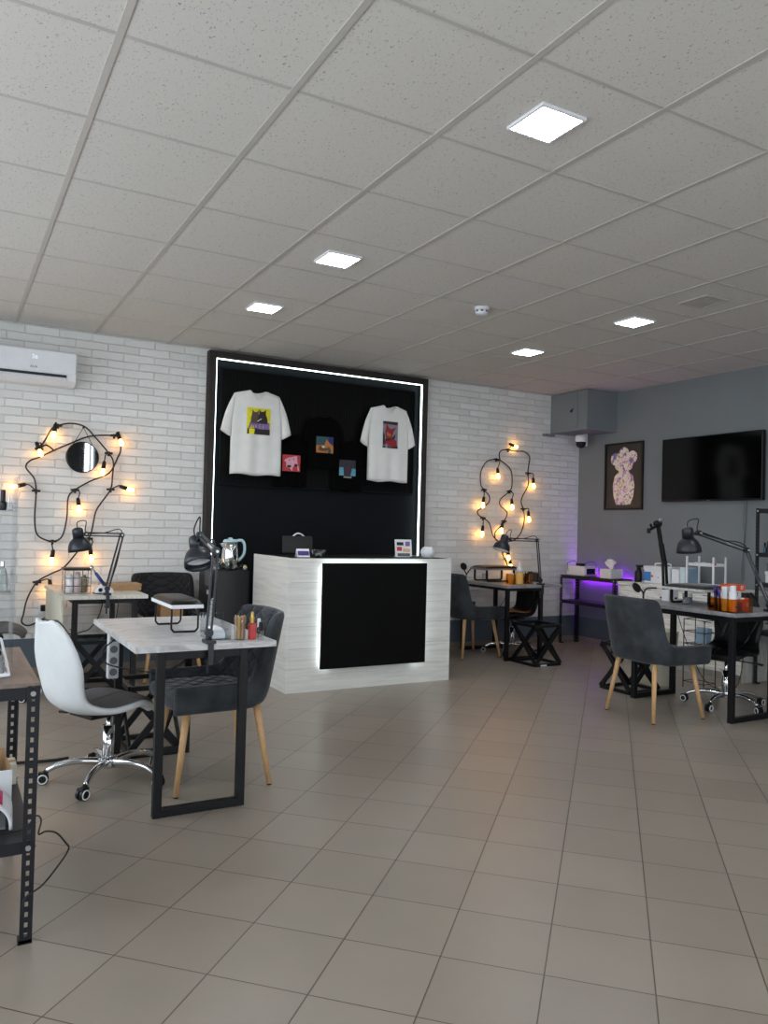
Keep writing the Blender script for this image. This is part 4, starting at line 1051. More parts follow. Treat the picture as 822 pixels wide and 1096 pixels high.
# ------------------------------------------------------------------ armrest stands
def armrest(label, x0, x1, y0, y1, zb, ly, lx0, lx1, top_m, rim_m, h=0.118, lr=0.0048):
    """padded hand rest on two flat metal loops."""
    t = thing('hand_rest', label, 'hand rest', ((x0 + x1) / 2, (y0 + y1) / 2, zb), 0, 'padded hand rests on the tables')
    ox, oy = t.location.x, t.location.y
    for yy in ly:
        pts = [(lx0 - ox, yy - oy, h), (lx0 - ox, yy - oy, 0.02), (lx0 - ox + 0.012, yy - oy, 0.005), (lx1 - ox - 0.012, yy - oy, 0.005), (lx1 - ox, yy - oy, 0.02), (lx1 - ox, yy - oy, h)]
        b = MB()
        for p, q in zip(pts, pts[1:]): b.bar(p, q, 0.014, 0.018, up=(0, 1, 0)) if lr > 0.006 else b.tube([p, q], lr, 8)
        b.obj('leg', M_BLACKMETAL, t)
    MB().box(x0 - ox, x1 - ox, y0 - oy, y1 - oy, h, h + 0.018).obj('board', rim_m, t, bevel=0.002)
    def pad(i, j):
        a, c = 2 * i - 1, 2 * j - 1
        e = (1 - a ** 6) * (1 - c ** 6)
        return Vector((a * (x1 - x0) / 2 * 0.985, c * (y1 - y0) / 2 * 0.985, h + 0.018 + 0.026 * max(e, 0) ** 0.45))
    MB().grid(pad, 18, 24).obj('cushion', top_m, t)
    return t
armrest('black padded hand rest with white edge on the front left table', 0.935, 1.088, 3.67, 4.08, 0.725, (3.715, 4.03), 0.948, 1.075, M_BLACKLEA, M_WHITEPL)
armrest('black padded hand rest with grey board on the right table', 4.70, 5.0, 3.72, 4.10, 0.7405, (4.07, 3.74), 4.772, 4.93, M_BLACKFAB, M_MARBLE, 0.105, 0.008)
armrest('black padded hand rest on the back right table by the amber pots', 4.66, 5.08, 6.24, 6.50, 0.7355, (6.27, 6.47), 4.70, 5.04, M_BLACKLEA, M_GREYPL, 0.115, 0.008)

# ------------------------------------------------------------------ things on the front left table
t = thing('pad_organizer', 'clear acrylic organizer with cotton pads beside the wooden sticks', 'organizer', (1.092, 3.49, 0.725))
b = MB(); w, d, h = 0.05, 0.075, 0.05
b.box(-w, w, -d, d, 0, 0.003); b.box(-w, -w + 0.003, -d, d, 0.003, h); b.box(w - 0.003, w, -d, d, 0.003, h + 0.02)
b.box(-w + 0.003, w - 0.003, -d, -d + 0.003, 0.003, h); b.box(-w + 0.003, w - 0.003, d - 0.003, d, 0.003, h + 0.03)
b.obj('tray', M_CLEAR, t)
b = MB(); b.box(-w, w + 0.01, d, d + 0.003, 0.02, 0.11)
for k in range(7): b.prism([(-w + 0.006 + k * 0.014, 0.11), (-w + 0.013 + k * 0.014, 0.098), (-w + 0.02 + k * 0.014, 0.11)], lambda p: Vector((p[0], d - 0.002, p[1])), lambda p: Vector((p[0], d + 0.005, p[1])))
b.obj('toothed_rack', M_CLEAR, t)
for k in range(8):
    MB().prism([(-0.003, 0.0), (0.003, 0.0), (0.0, 0.02)], lambda p: Vector((-0.044 + k * 0.0125 + p[0], 0.076, 0.105 - p[1])), lambda p: Vector((-0.044 + k * 0.0125 + p[0], 0.081, 0.105 - p[1]))).obj('drill_bit', M_BLACKPL, t)
cp = tag(MB().box(-0.04, 0.03, -0.05, 0.04, 0.0, 0.03).prism([(-0.042, 0.03), (0.03, 0.03), (0.012, 0.052), (-0.02, 0.058)], lambda p: Vector((p[0], -0.045, p[1])), lambda p: Vector((p[0], 0.03, p[1]))).obj('cotton_pads', M_TISSUE, None, bevel=0.006, loc=(1.092, 3.485, 0.7285)), 'white cotton pads lying in the clear acrylic organizer', 'cotton pads')
t = thing('stick_cup', 'clear cup full of orange wood sticks on the front left table', 'cup', (1.181, 3.412, 0.725))
MB().lathe([(0.001, 0.002), (0.024, 0.0), (0.028, 0.105)], 22, cap1=False).obj('cup', M_CLEAR, t, solid=0.002)
for k in range(22):
    a = k * 2.399; r = 0.0195 * math.sqrt((k + 0.5) / 22); lean = 0.004
    tag(MB().cyl((1.181 + r * math.cos(a), 3.412 + r * math.sin(a), 0.73), (1.181 + (r + lean) * math.cos(a), 3.412 + (r + lean) * math.sin(a), 0.73 + 0.094 + 0.014 * random.random()), 0.0027, 0.0024, 7).obj('wooden_stick', M_STICK if k % 3 else M_CARD),
        'thin orange wood stick standing in the clear cup', 'stick', 'orange wood sticks in the clear cup')
t = thing('oil_bottle', 'red oil bottle with gold dropper cap beside the wooden sticks', 'bottle', (1.236, 3.405, 0.725))
MB().box(-0.017, 0.017, -0.013, 0.013, 0, 0.074).obj('body', M_RED, t, bevel=0.005, seg=3)
MB().lathe([(0.009, 0.074), (0.009, 0.082), (0.011, 0.084), (0.011, 0.1), (0.008, 0.102), (0.006, 0.122), (0.003, 0.126)], 16).obj('cap', M_GOLD, t)
t = thing('polish_bottle', 'small clear bottle with black cap at the table end', 'bottle', (1.27, 3.385, 0.725))
MB().box(-0.013, 0.013, -0.01, 0.01, 0, 0.042).obj('body', M_GLASS, t, bevel=0.004)
MB().lathe([(0.009, 0.042), (0.009, 0.078), (0.006, 0.08)], 14).obj('cap', M_BLACKPL, t)
t = thing('polish_bottle', 'pale bottle with white cap behind the red oil bottle', 'bottle', (1.285, 3.45, 0.725))
MB().box(-0.013, 0.013, -0.01, 0.01, 0, 0.05).obj('body', M_GLASS, t, bevel=0.004)
MB().lathe([(0.008, 0.05), (0.008, 0.085), (0.005, 0.088)], 14).obj('cap', M_WHITEPL, t)
t = thing('power_strip', 'white upright power strip fixed to the front left table frame', 'power strip', (0.775, 4.19, 0.44))
MB().box(-0.028, 0.028, -0.022, 0.022, 0, 0.25).obj('housing', M_WHITEPL, t, bevel=0.008, seg=3)
for k in range(4):
    MB().cyl((0, -0.0225, 0.035 + k * 0.058), (0, -0.0205, 0.035 + k * 0.058), 0.019, n=18).obj('socket', M_GREYPL, t)
MB().bar((0.0, 0.0, 0.02), (0.018, 0.036, 0.02), 0.01, 0.012).obj('clip', M_WHITEPL, t)
tag(cable([(0.775, 4.165, 0.64), (0.72, 4.13, 0.60), (0.72, 4.10, 0.54), (0.80, 4.0, 0.52), (0.92, 3.85, 0.52), (0.96, 3.65, 0.58), (0.965, 3.5, 0.64), (0.965, 3.41, 0.68)], 0.004, name='power_cable'), 'black power cable looping under the front left table', 'cable')

# ------------------------------------------------------------------ back left table
t = thing('wire_basket', 'chrome wire basket with dark lid on the back left table', 'basket', (0.822, 5.86, 0.731))
b = MB(); w, d, h = 0.085, 0.065, 0.165
for zz in (0.004, 0.055, 0.11, h): b.tube([(-w, -d, zz), (w, -d, zz), (w, d, zz), (-w, d, zz)], 0.003, 6, closed=True)
for xx, yy in ((-w, -d), (w, -d), (w, d), (-w, d), (-0.03, -d), (0.03, -d)): b.tube([(xx, yy, 0.004), (xx, yy, h)], 0.003, 6)
b.obj('wire_frame', M_CHROME, t)
MB().box(-w - 0.01, w + 0.01, -d - 0.008, d + 0.008, h, h + 0.016).obj('lid', M_BLACKPL, t, bevel=0.004)
for k, (xx, m, hh) in enumerate(((-0.045, M_WHITEPL, 0.12), (0.005, mat('pale_pink_pack', (214, 196, 196), 0.5), 0.135), (0.05, mat('olive_pack', (120, 112, 80), 0.5), 0.11))):
    tag(MB().cyl((0.822 + xx, 5.86, 0.737), (0.822 + xx, 5.86, 0.737 + hh), 0.021, n=18).cyl((0.822 + xx, 5.86, 0.737 + hh), (0.822 + xx, 5.86, 0.737 + hh + 0.012), 0.012, n=14).obj('cosmetic_tube', m),
        ('white tube standing in the wire basket', 'pale pink tube in the middle of the wire basket', 'olive tube at the right of the wire basket')[k], 'tube', 'tubes in the wire basket')
t = thing('nail_drill', 'white manicure drill unit with its dark blue handpiece, back left table', 'nail drill', (1.0, 5.83, 0.731))
b = MB()
b.prism([(-0.065, 0.0), (0.065, 0.0), (0.06, 0.03), (0.02, 0.062), (-0.025, 0.06), (-0.06, 0.03)], lambda p: Vector((p[0], -0.05, p[1])), lambda p: Vector((p[0], 0.05, p[1])))
b.obj('control_box', M_WHITEPL, t, bevel=0.012, seg=3)
MB().cyl((-0.03, -0.052, 0.028), (-0.03, -0.056, 0.028), 0.014, n=18).obj('dial', M_BLACKPL, t)
b = MB().cyl((0.0, -0.04, 0.058), (-0.065, -0.058, 0.145), 0.0125, 0.011, 14); b.obj('handpiece', M_BLUE, t)
b = MB().cyl((-0.065, -0.058, 0.145), (-0.09, -0.065, 0.18), 0.008, 0.005, 12); b.cyl((-0.09, -0.065, 0.18), (-0.105, -0.068, 0.195), 0.015, 0.013, 12); b.obj('drill_head', M_CHROME, t)
MB().tube(smooth_path([(0.0, 0.02, 0.055), (0.02, 0.03, 0.02), (-0.05, 0.04, 0.006), (-0.075, -0.02, 0.004), (-0.05, -0.062, 0.004), (-0.02, -0.066, 0.005)]), 0.003, 6).obj('cord', M_BLACKPL, t)
b = MB().box(-0.14, 0.14, -0.09, 0.09, 0, 0.045)
t = thing('wooden_box', 'flat tan wooden box behind the lamp on the back left table', 'box', (1.165, 6.12, 0.73))
b.obj('body', M_WOODBOX, t, bevel=0.003)
MB().box(-0.143, 0.143, -0.093, 0.093, 0.033, 0.05).obj('lid', M_WOODBOX, t, bevel=0.003)
tag(cable([(0.98, 5.705, 0.695), (0.95, 5.70, 0.58), (0.90, 5.72, 0.50), (0.87, 5.80, 0.47), (0.80, 5.9, 0.44), (0.745, 6.0, 0.48), (0.745, 6.2, 0.55)], 0.004, name='hanging_cable'), 'black cable drooping below the back left table edge', 'cable')
tag(cable([(1.08, 5.70, 0.70), (1.06, 5.69, 0.55), (0.98, 5.70, 0.44), (0.88, 5.78, 0.42), (0.80, 5.95, 0.47)], 0.003, name='hanging_cable'), 'thin cable hanging in a wide loop under the drill unit', 'cable')
t = thing('power_adapter', 'small black plug adapter on the brick beside the left string light', 'adapter', (0.72, YB, 0.53))
MB().box(-0.03, 0.03, -0.045, 0, -0.02, 0.03).obj('body', M_BLACKPL, t, bevel=0.005)
MB().box(-0.04, 0.04, -0.012, 0, -0.04, 0.05).obj('wall_plate', M_WHITEPL, t, bevel=0.004)
t = thing('cardboard_box', 'small brown cardboard box on the black quilted armchair seat', 'box', (1.60, 6.34, 0.474))
MB().box(-0.09, 0.09, -0.07, 0.07, 0, 0.13).obj('carton', M_CARD, t, bevel=0.002)
MB().box(-0.0905, 0.0905, -0.018, 0.018, 0.1295, 0.131).obj('tape', M_WOODBOX, t)

# ------------------------------------------------------------------ things on the back right table
t = thing('table_mirror', 'small round black mirror lamp on a stem, back right table', 'mirror lamp', (4.70, 6.62, 0.73))
MB().box(-0.06, 0.06, -0.04, 0.04, 0, 0.012).obj('base', M_WHITEPL, t, bevel=0.004)
MB().tube(smooth_path([(0, 0, 0.012), (0.0, 0, 0.06), (-0.03, -0.01, 0.1), (-0.05, -0.02, 0.13)]), 0.006, 8).obj('stem', M_BLACKPL, t)
Mr = Matrix.Translation((-0.055, -0.03, 0.14)) @ Matrix.Rotation(math.radians(70), 4, 'X')
MB().lathe([(0.036, -0.006), (0.04, 0), (0.036, 0.006)], 24, Mr).obj('mirror_head', M_BLACKPL, t)
MB().tube(smooth_path([(0.0, 0, 0.05), (0.04, 0, 0.1), (0.08, 0, 0.12), (0.12, 0, 0.12)]), 0.006, 8).obj('light_arm', M_BLACKPL, t)
t = thing('tweezer_cup', 'small clear cup behind the armchair on the back right table', 'cup', (4.735, 6.34, 0.73))
MB().lathe([(0.001, 0.002), (0.03, 0.0), (0.033, 0.085)], 20, cap1=False).obj('cup', M_CLEAR, t, solid=0.002)
MB().tube([(0.0, 0, 0.006), (0.03, 0, 0.11)], 0.003, 6).obj('tool', M_BLACKPL, t)
t = thing('amber_pot', 'amber glass pot holding something white, back right table', 'pot', (4.82, 6.04, 0.73))
MB().lathe([(0.001, 0.003), (0.046, 0.0), (0.05, 0.02), (0.05, 0.1)], 26, cap1=False).obj('pot', M_AMBER, t, solid=0.003)
MB().lathe([(0.02, 0.004), (0.034, 0.06), (0.03, 0.1), (0.01, 0.115)], 14).obj('cotton_ball', M_TISSUE, t)
t = thing('nozzle_bottle', 'yellow bottle with white pointed nozzle on the back right table', 'bottle', (4.885, 5.99, 0.73))
MB().lathe([(0.034, 0.0), (0.036, 0.01), (0.036, 0.11), (0.03, 0.118)], 22).obj('body', M_YELLOWLAB, t)
MB().lathe([(0.03, 0.118), (0.03, 0.15), (0.024, 0.158), (0.012, 0.18), (0.007, 0.215), (0.004, 0.218)], 18).obj('nozzle', M_WHITEPL, t)
t = thing('brush_box', 'brown amber box of upright brushes at the back right table corner', 'organizer', (5.0, 6.03, 0.73))
b = MB(); b.box(-0.055, 0.055, -0.04, 0.04, 0, 0.004)
for s in (-1, 1): b.box(s * 0.0535 - 0.0015, s * 0.0535 + 0.0015, -0.04, 0.04, 0.004, 0.1); b.box(-0.052, 0.052, s * 0.0385 - 0.0015, s * 0.0385 + 0.0015, 0.004, 0.1)
b.obj('box', M_AMBER, t)
for k in range(8):
    x_ = -0.04 + k * 0.0115; y_ = 0.02 * math.sin(k * 2.0)
    tag(MB().cyl((5.0 + x_, 6.03 + y_, 0.7345), (5.0 + x_ * 1.05, 6.03 + y_, 0.82 + 0.03 * ((k * 5) % 3) / 2), 0.0045, n=8).obj('brush', (M_CARD, M_DARKWOOD, M_BLACKPL)[k % 3]), 'slim brush standing in the amber box on the back right table', 'brush', 'brushes in the amber box')
tag(cable([(4.66, 5.90, 0.70), (4.64, 5.90, 0.61), (4.62, 5.93, 0.54), (4.63, 6.02, 0.50)], 0.003, name='hanging_cable'), 'thin black cable hanging beneath the back right table', 'cable')
tag(cable([(4.62, 6.80, 0.35), (4.75, 6.81, 0.31), (4.9, 6.81, 0.33), (5.0, 6.80, 0.30)], 0.003, name='wall_cable'), 'short cable along the wall behind the back right table', 'cable')

# ------------------------------------------------------------------ slotted steel racks
def slotted_post(b, x, y, z0, z1, sx, sy, wdt=0.034, th=0.002, pitch=0.03):
    """L-shaped post with real slots; flanges run toward sx and sy."""
    for fl in (0, 1):
        def bx(a0, a1, za, zb):
            if fl == 0: b.box(x + min(sx * a0, sx * a1), x + max(sx * a0, sx * a1), y - th / 2, y + th / 2, za, zb)
            else: b.box(x - th / 2, x + th / 2, y + min(sy * a0, sy * a1), y + max(sy * a0, sy * a1), za, zb)
        bx(0, wdt * 0.36, z0, z1); bx(wdt * 0.64, wdt, z0, z1)
        z = z0
        while z < z1:
            bx(wdt * 0.36, wdt * 0.64, z, min(z + pitch * 0.52, z1)); z += pitch
def rack(label, x0, x1, y0, y1, z1, shelves, shelf_m, group, foot=True, cat='rack', wood_top=None):
    t = thing('slotted_rack', label, cat, (x0, y0, 0), 0, group)
    w, d = x1 - x0, y1 - y0
    for px_, py_, sx, sy in ((0, 0, 1, 1), (w, 0, -1, 1), (0, d, 1, -1), (w, d, -1, -1)):
        b = MB(); slotted_post(b, px_, py_, 0.004, z1, sx, sy)
        p = b.obj('post', M_RACK, t)
        MB().box(min(px_, px_ + sx * 0.036) - 0.001, max(px_, px_ + sx * 0.036) + 0.001, min(py_, py_ + sy * 0.036) - 0.001, max(py_, py_ + sy * 0.036) + 0.001, 0, 0.012).obj('foot', M_BLACKPL, p)
    for z in shelves:
        b = MB(); e = 0.004
        b.box(e, w - e, e, d - e, z - 0.004, z)
        b.box(e, w - e, e, e + 0.003, z - 0.036, z - 0.004); b.box(e, w - e, d - e - 0.003, d - e, z - 0.036, z - 0.004)
        b.box(e, e + 0.003, e + 0.003, d - e - 0.003, z - 0.036, z - 0.004); b.box(w - e - 0.003, w - e, e + 0.003, d - e - 0.003, z - 0.036, z - 0.004)
        sh = b.obj('shelf', shelf_m, t)
        for px_, py_, nx, ny in ((0.018, -0.001, 0, -1), (w - 0.018, -0.001, 0, -1), (-0.001, 0.018, -1, 0), (w + 0.001, 0.018, 1, 0), (-0.001, d - 0.018, -1, 0), (w + 0.001, d - 0.018, 1, 0)):
            MB().cyl((px_, py_, z - 0.019), (px_ + nx * 0.006, py_ + ny * 0.006, z - 0.019), 0.0075, n=12).obj('bolt', M_STEEL, sh)
        if wood_top and z == max(shelves):
            MB().box(0.0, w, 0.0, d, z, z + 0.012).obj('laminate_top', wood_top, t, bevel=0.001)
    return t
rack('black slotted steel rack with brown top in the left foreground', -0.60, 0.262, 2.524, 3.25, 0.756, (0.752, 0.30), M_RACK, 'slotted steel racks', wood_top=M_RACKTOP)
rk = rack('black slotted steel rack with purple glow in the right corner', 6.10, 6.36, 5.93, 6.76, 0.762, (0.766, 0.487), M_RACK, 'slotted steel racks')
MB().box(0.276, 0.284, 0.04, 0.80, 0.728, 0.736).obj('purple_light_strip', M_UV, rk)
MB().box(0.2625, 0.265, 0.03, 0.81, 0.705, 0.752).obj('strip_light_shield', M_RACK, rk)  # added shield that keeps the purple glow off the floor
rk2 = rack('tall black slotted rack at the right edge of the room', 6.06, 6.385, 3.3, 4.29, 1.495, (1.49, 1.115, 0.86, 0.45), M_RACK, 'slotted steel racks')

# things on the left rack
t = thing('acrylic_display', 'clear acrylic tiered display on the left rack top', 'display stand', (0.03, 2.90, 0.765))
b = MB()
for s in (-1, 1): b.box(s * 0.175 - 0.002, s * 0.175 + 0.002, -0.09, 0.09, 0, 0.62)
b.box(-0.173, 0.173, 0.088, 0.09, 0, 0.62)
b.obj('side_panels', M_CLEAR, t)
for z in (0.0, 0.235, 0.505): MB().box(-0.172, 0.172, -0.09, 0.087, z, z + 0.003).obj('tier', M_CLEAR, t)
k = 0
for z in (0.505, 0.235):
    for xx in ((0.136, 0.109, 0.082) if z > 0.4 else (0.075, 0.102, 0.048)):
        tt = thing('polish_bottle', ('black-capped polish bottle on the %s tier of the acrylic display' % ('upper' if z > 0.4 else 'lower')), 'bottle', (0.03 + xx, 2.88 + 0.012 * (k % 2), 0.766 + z + 0.003), 0, 'polish bottles on the acrylic display')
        MB().lathe([(0.011, 0), (0.012, 0.004), (0.012, 0.026), (0.007, 0.031)], 16).obj('body', M_GLASS if k % 2 else M_BLACKPL, tt)
        MB().lathe([(0.008, 0.031), (0.0075, 0.066), (0.005, 0.068)], 14).obj('cap', M_BLACKPL, tt); k += 1
t = thing('clear_cone_bottle', 'clear cone-shaped bottle at the edge of the acrylic display', 'bottle', (0.172, 2.88, 1.0045))
MB().lathe([(0.026, 0), (0.027, 0.006), (0.012, 0.07), (0.006, 0.085)], 20).obj('body', M_GLASS, t)
MB().lathe([(0.006, 0.085), (0.006, 0.1), (0.003, 0.102)], 12).obj('cap', M_CHROME, t)
t = thing('tool_holder', 'short clear holder with small tools on the upper acrylic tier', 'holder', (0.19, 2.93, 1.274))
MB().lathe([(0.001, 0.002), (0.012, 0.0), (0.012, 0.028)], 14, cap1=False).obj('cup', M_CLEAR, t, solid=0.0015)
for a in (0, 1, 2): MB().cyl((0.004 * math.cos(a * 2.1), 0.004 * math.sin(a * 2.1), 0.003), (0.006 * math.cos(a * 2.1), 0.006 * math.sin(a * 2.1), 0.05), 0.0018, n=6).obj('tool', M_STEEL, t)
t = thing('tiered_tray', 'white wire-edged stepped tray with small bottles on the rack top', 'tray', (0.09, 2.70, 0.764), math.radians(8))
Ms = Matrix.Rotation(math.radians(18), 4, 'X')
b = MB()
b.tube(smooth_path([(0.085, -0.075, 0.008), (0.09, -0.05, 0.01), (0.09, 0.06, 0.09), (0.085, 0.07, 0.1)], 4), 0.004, 7)
b.tube(smooth_path([(-0.105, -0.075, 0.008), (-0.11, -0.05, 0.01), (-0.11, 0.06, 0.09), (-0.105, 0.07, 0.1)], 4), 0.004, 7)
b.tube([(0.085, -0.075, 0.006), (-0.105, -0.075, 0.006)], 0.004, 7); b.tube([(0.085, 0.07, 0.1), (-0.105, 0.07, 0.1)], 0.004, 7)
b.obj('wire_edge', M_WHITEPL, t)
b = MB()
for k in range(3): b.box(-0.105, 0.085, -0.07 + k * 0.046, -0.028 + k * 0.046, 0.0, 0.012 + k * 0.028)
b.obj('step', M_WHITEPL, t, bevel=0.002)
for k in range(3):
    for q in range(3):
        lx, ly = 0.065 - q * 0.035, -0.05 + k * 0.046
        ang = math.radians(8)
        wx_, wy_ = 0.09 + lx * math.cos(ang) - ly * math.sin(ang), 2.70 + lx * math.sin(ang) + ly * math.cos(ang)
        tag(MB().lathe([(0.012, 0), (0.0125, 0.03), (0.008, 0.036), (0.009, 0.038), (0.009, 0.05), (0.007, 0.052)], 14).obj('sample_pot', (M_GREYPL, M_BLACKPL, M_CREAM)[(k + q) % 3], loc=(wx_, wy_, 0.764 + 0.012 + k * 0.028)),
            ('lowest', 'middle', 'top')[k] + '-step small pot on the white stepped tray of the left rack', 'pot', 'small pots on the ' + ('lowest', 'middle', 'top')[k] + ' step')
t = thing('nail_lamp', 'white and magenta nail lamp on the lower shelf of the left rack', 'nail lamp', (0.125, 2.715, 0.301), math.radians(-4))
def arch(i, j):
    a = PI * i; r = 0.085
    return Vector((r * math.cos(a), -0.08 + 0.17 * j, 0.085 * math.sin(a) ** 0.8 + 0.002))
MB().grid(arch, 24, 6).obj('housing', M_WHITEPL, t, solid=0.010, offset=0)
MB().grid(lambda i, j: Vector((0.076 * math.cos(PI * i), -0.07 + 0.15 * j, 0.076 * math.sin(PI * i) ** 0.8 + 0.005)), 20, 4).obj('lining', M_DARKSLOT, t)
MB().grid(lambda i, j: Vector((0.06 - 0.12 * i, -0.06 + 0.13 * j, 0.085 * max(0, 1 - ((0.06 - 0.12 * i) / 0.085) ** 2) ** 0.4 + 0.0095)), 12, 6).obj('top_panel', M_PINK, t, solid=0.004)
MB().box(-0.07, 0.07, -0.06, 0.08, 0.0, 0.004).obj('base', M_GREYPL, t)
t = thing('storage_bin', 'white open bin lined with brown card, lower left rack shelf', 'bin', (0.118, 2.95, 0.301), math.radians(3))
b = MB(); w, d, h = 0.10, 0.085, 0.115
b.box(-w, w, -d, d, 0, 0.004)
for s in (-1, 1): b.box(s * (w - 0.002) - 0.002, s * (w - 0.002) + 0.002, -d, d, 0.004, h); b.box(-w + 0.004, w - 0.004, s * (d - 0.002) - 0.002, s * (d - 0.002) + 0.002, 0.004, h)
b.obj('bin', M_WHITEPL, t, bevel=0.0015)
b = MB()
for s in (-1, 1): b.box(s * (w - 0.006) - 0.001, s * (w - 0.006) + 0.001, -d + 0.006, d - 0.006, 0.01, h + 0.012)
b.box(-w + 0.008, w - 0.008, d - 0.008, d - 0.006, 0.01, h + 0.03)
b.obj('card_liner', M_CARD, t)
t = thing('card_box', 'small beige carton beside the white bin, lower left rack shelf', 'box', (0.222, 3.13, 0.301))
MB().box(-0.03, 0.03, -0.05, 0.05, 0, 0.07).obj('carton', M_CREAM, t, bevel=0.002)
MB().box(-0.0305, 0.0305, -0.012, 0.012, 0.0685, 0.071).obj('flap', M_CARD, t)
tag(cable([(0.175, 2.60, 0.306), (0.24, 2.607, 0.308), (0.270, 2.60, 0.345), (0.284, 2.585, 0.335), (0.276, 2.565, 0.302), (0.295, 2.55, 0.312), (0.325, 2.555, 0.300), (0.352, 2.56, 0.265), (0.362, 2.565, 0.24), (0.33, 2.55, 0.20), (0.285, 2.52, 0.165), (0.24, 2.505, 0.145), (0.232, 2.50, 0.115)], 0.0028, name='nail_lamp_cable'), 'thin black cable trailing off the left rack lower shelf', 'cable')
tag(cable([(0.10, 4.40, 0.009), (0.38, 4.37, 0.009), (0.52, 4.35, 0.009), (0.60, 4.36, 0.009)], 0.008, name='floor_cable'), 'dark cable on the floor between the left rack and white chair', 'cable')

# things on the corner rack and the sideboard
t = thing('sterilizer', 'white sterilizer box with dark window on the corner rack', 'sterilizer', (6.245, 6.57, 0.766), 0)
MB().box(-0.10, 0.10, -0.14, 0.14, 0.004, 0.105).obj('housing', M_WHITEPL, t, bevel=0.006)
MB().box(-0.065, 0.06, -0.143, -0.1395, 0.02, 0.085).obj('window', M_SCREEN, t)
b = MB().box(-0.095, 0.095, -0.142, -0.1395, 0.01, 0.016); b.box(-0.095, 0.095, -0.142, -0.1395, 0.092, 0.098); b.obj('trim_line', M_GREYPL, t)
t2 = thing('black_adapter', 'small black adapter lying on top of the white sterilizer', 'adapter', (6.25, 6.60, 0.8725))
MB().box(-0.035, 0.035, -0.04, 0.04, 0, 0.03).obj('body', M_BLACKPL, t2, bevel=0.008)
MB().tube(smooth_path([(0, 0.04, 0.015), (0.0, 0.10, 0.05), (-0.06, 0.12, 0.035), (-0.112, 0.09, 0.015), (-0.118, 0.07, -0.06)]), 0.003, 6).obj('cord', M_CABLE, t2)
MB().tube(smooth_path([(0, -0.04, 0.015), (0.05, -0.09, 0.05), (0.07, -0.14, 0.045), (0.06, -0.19, 0.01), (0.05, -0.20, -0.06)]), 0.003, 6).obj('cord', M_CABLE, t2)
t = thing('tissue_box', 'white tissue box with tissue pulled up on the corner rack', 'tissue box', (6.245, 6.125, 0.766))
b = MB().box(-0.09, 0.09, -0.08, 0.08, 0, 0.098); b.obj('box', M_WHITEPL, t, bevel=0.003)
MB().box(-0.03, 0.03, -0.05, 0.05, 0.0975, 0.0995).obj('opening', M_GREYPL, t)
def tis(i, j):
    a = 2 * PI * i
    r = 0.012 + 0.055 * j ** 0.8 * (1 + 0.35 * math.sin(3 * a + 4 * j))
    return Vector((r * 0.5 * math.cos(a), r * math.sin(a) + 0.02 * j, 0.098 + 0.085 * j * (1 + 0.25 * math.sin(2 * a + 1))))
MB().grid(tis, 32, 10).obj('tissue', M_TISSUE, t)
t = thing('sideboard', 'pale bleached-wood sideboard with drawers along the grey right wall', 'sideboard', (5.95, 4.32, 0))
L = 1.40; D_ = 0.44
MB().box(0.012, D_, 0.004, L - 0.004, 0.06, 0.735).obj('carcass', M_SIDEBOARD, t)
MB().box(0.03, D_, 0.03, L - 0.03, 0, 0.06).obj('plinth', M_SIDEBOARDEND, t)
MB().box(-0.02, D_, -0.012, L + 0.012, 0.738, 0.768).obj('top', M_SIDEBOARD, t, bevel=0.002)
MB().box(-0.006, D_, -0.008, 0.0035, 0.0, 0.737).obj('end_panel', M_SIDEBOARDEND, t, bevel=0.002)
MB().box(-0.006, D_, L - 0.0035, L + 0.008, 0.0, 0.737).obj('end_panel', M_SIDEBOARD, t, bevel=0.002)
for k in range(2):
    for z0, z1 in ((0.065, 0.265), (0.27, 0.50), (0.505, 0.732)):
        dr = MB().box(-0.006, 0.0115, 0.008 + k * 0.694, 0.006 + (k + 1) * 0.690, z0, z1).obj('drawer', M_SIDEBOARD, t, bevel=0.002)
        MB().bar((-0.010, 0.30 + k * 0.694, z1 - 0.02), (-0.010, 0.40 + k * 0.694, z1 - 0.02), 0.008, 0.006).obj('handle', M_GREYPL, dr)
t = thing('spray_bottle', 'black spray bottle at the far end of the sideboard', 'spray bottle', (6.08, 5.60, 0.768))
MB().lathe([(0.033, 0), (0.036, 0.006), (0.036, 0.1), (0.016, 0.122), (0.014, 0.13)], 22).obj('body', M_BLACKPL, t)
b = MB().box(-0.014, 0.014, -0.045, 0.022, 0.148, 0.172); b.cyl((0, 0, 0.128), (0, 0, 0.15), 0.017, n=16); b.bar((0, -0.02, 0.15), (0, -0.035, 0.112), 0.012, 0.006)
b.obj('trigger_head', M_BLACKPL, t, bevel=0.003)
t = thing('appliance_box', 'white appliance box with top handle on the sideboard', 'appliance', (6.18, 5.38, 0.768))
MB().box(-0.10, 0.10, -0.15, 0.15, 0, 0.16).obj('housing', M_WHITEPL, t, bevel=0.01, seg=3)
MB().box(-0.104, 0.104, -0.154, 0.154, 0.128, 0.168).obj('lid', M_WHITEPL, t, bevel=0.006)
MB().tube(smooth_path([(0, 0.09, 0.166), (0, 0.085, 0.192), (0, -0.085, 0.192), (0, -0.09, 0.166)], 4), 0.007, 8).obj('handle', M_WHITEPL, t)
MB().box(-0.1015, -0.0995, 0.06, 0.148, 0.02, 0.11).obj('blue_sticker', M_BLUESTK, t)
MB().cyl((-0.1018, 0.045, 0.07), (-0.0995, 0.045, 0.07), 0.013, n=16).obj('red_sticker', M_REDSTK, t)
MB().cyl((-0.1018, -0.03, 0.06), (-0.0995, -0.03, 0.06), 0.006, n=12).obj('knob', M_GREYPL, t)
t = thing('folder_stack', 'white and pale blue boxes standing beside the white appliance', 'boxes', (6.2, 5.10, 0.768))
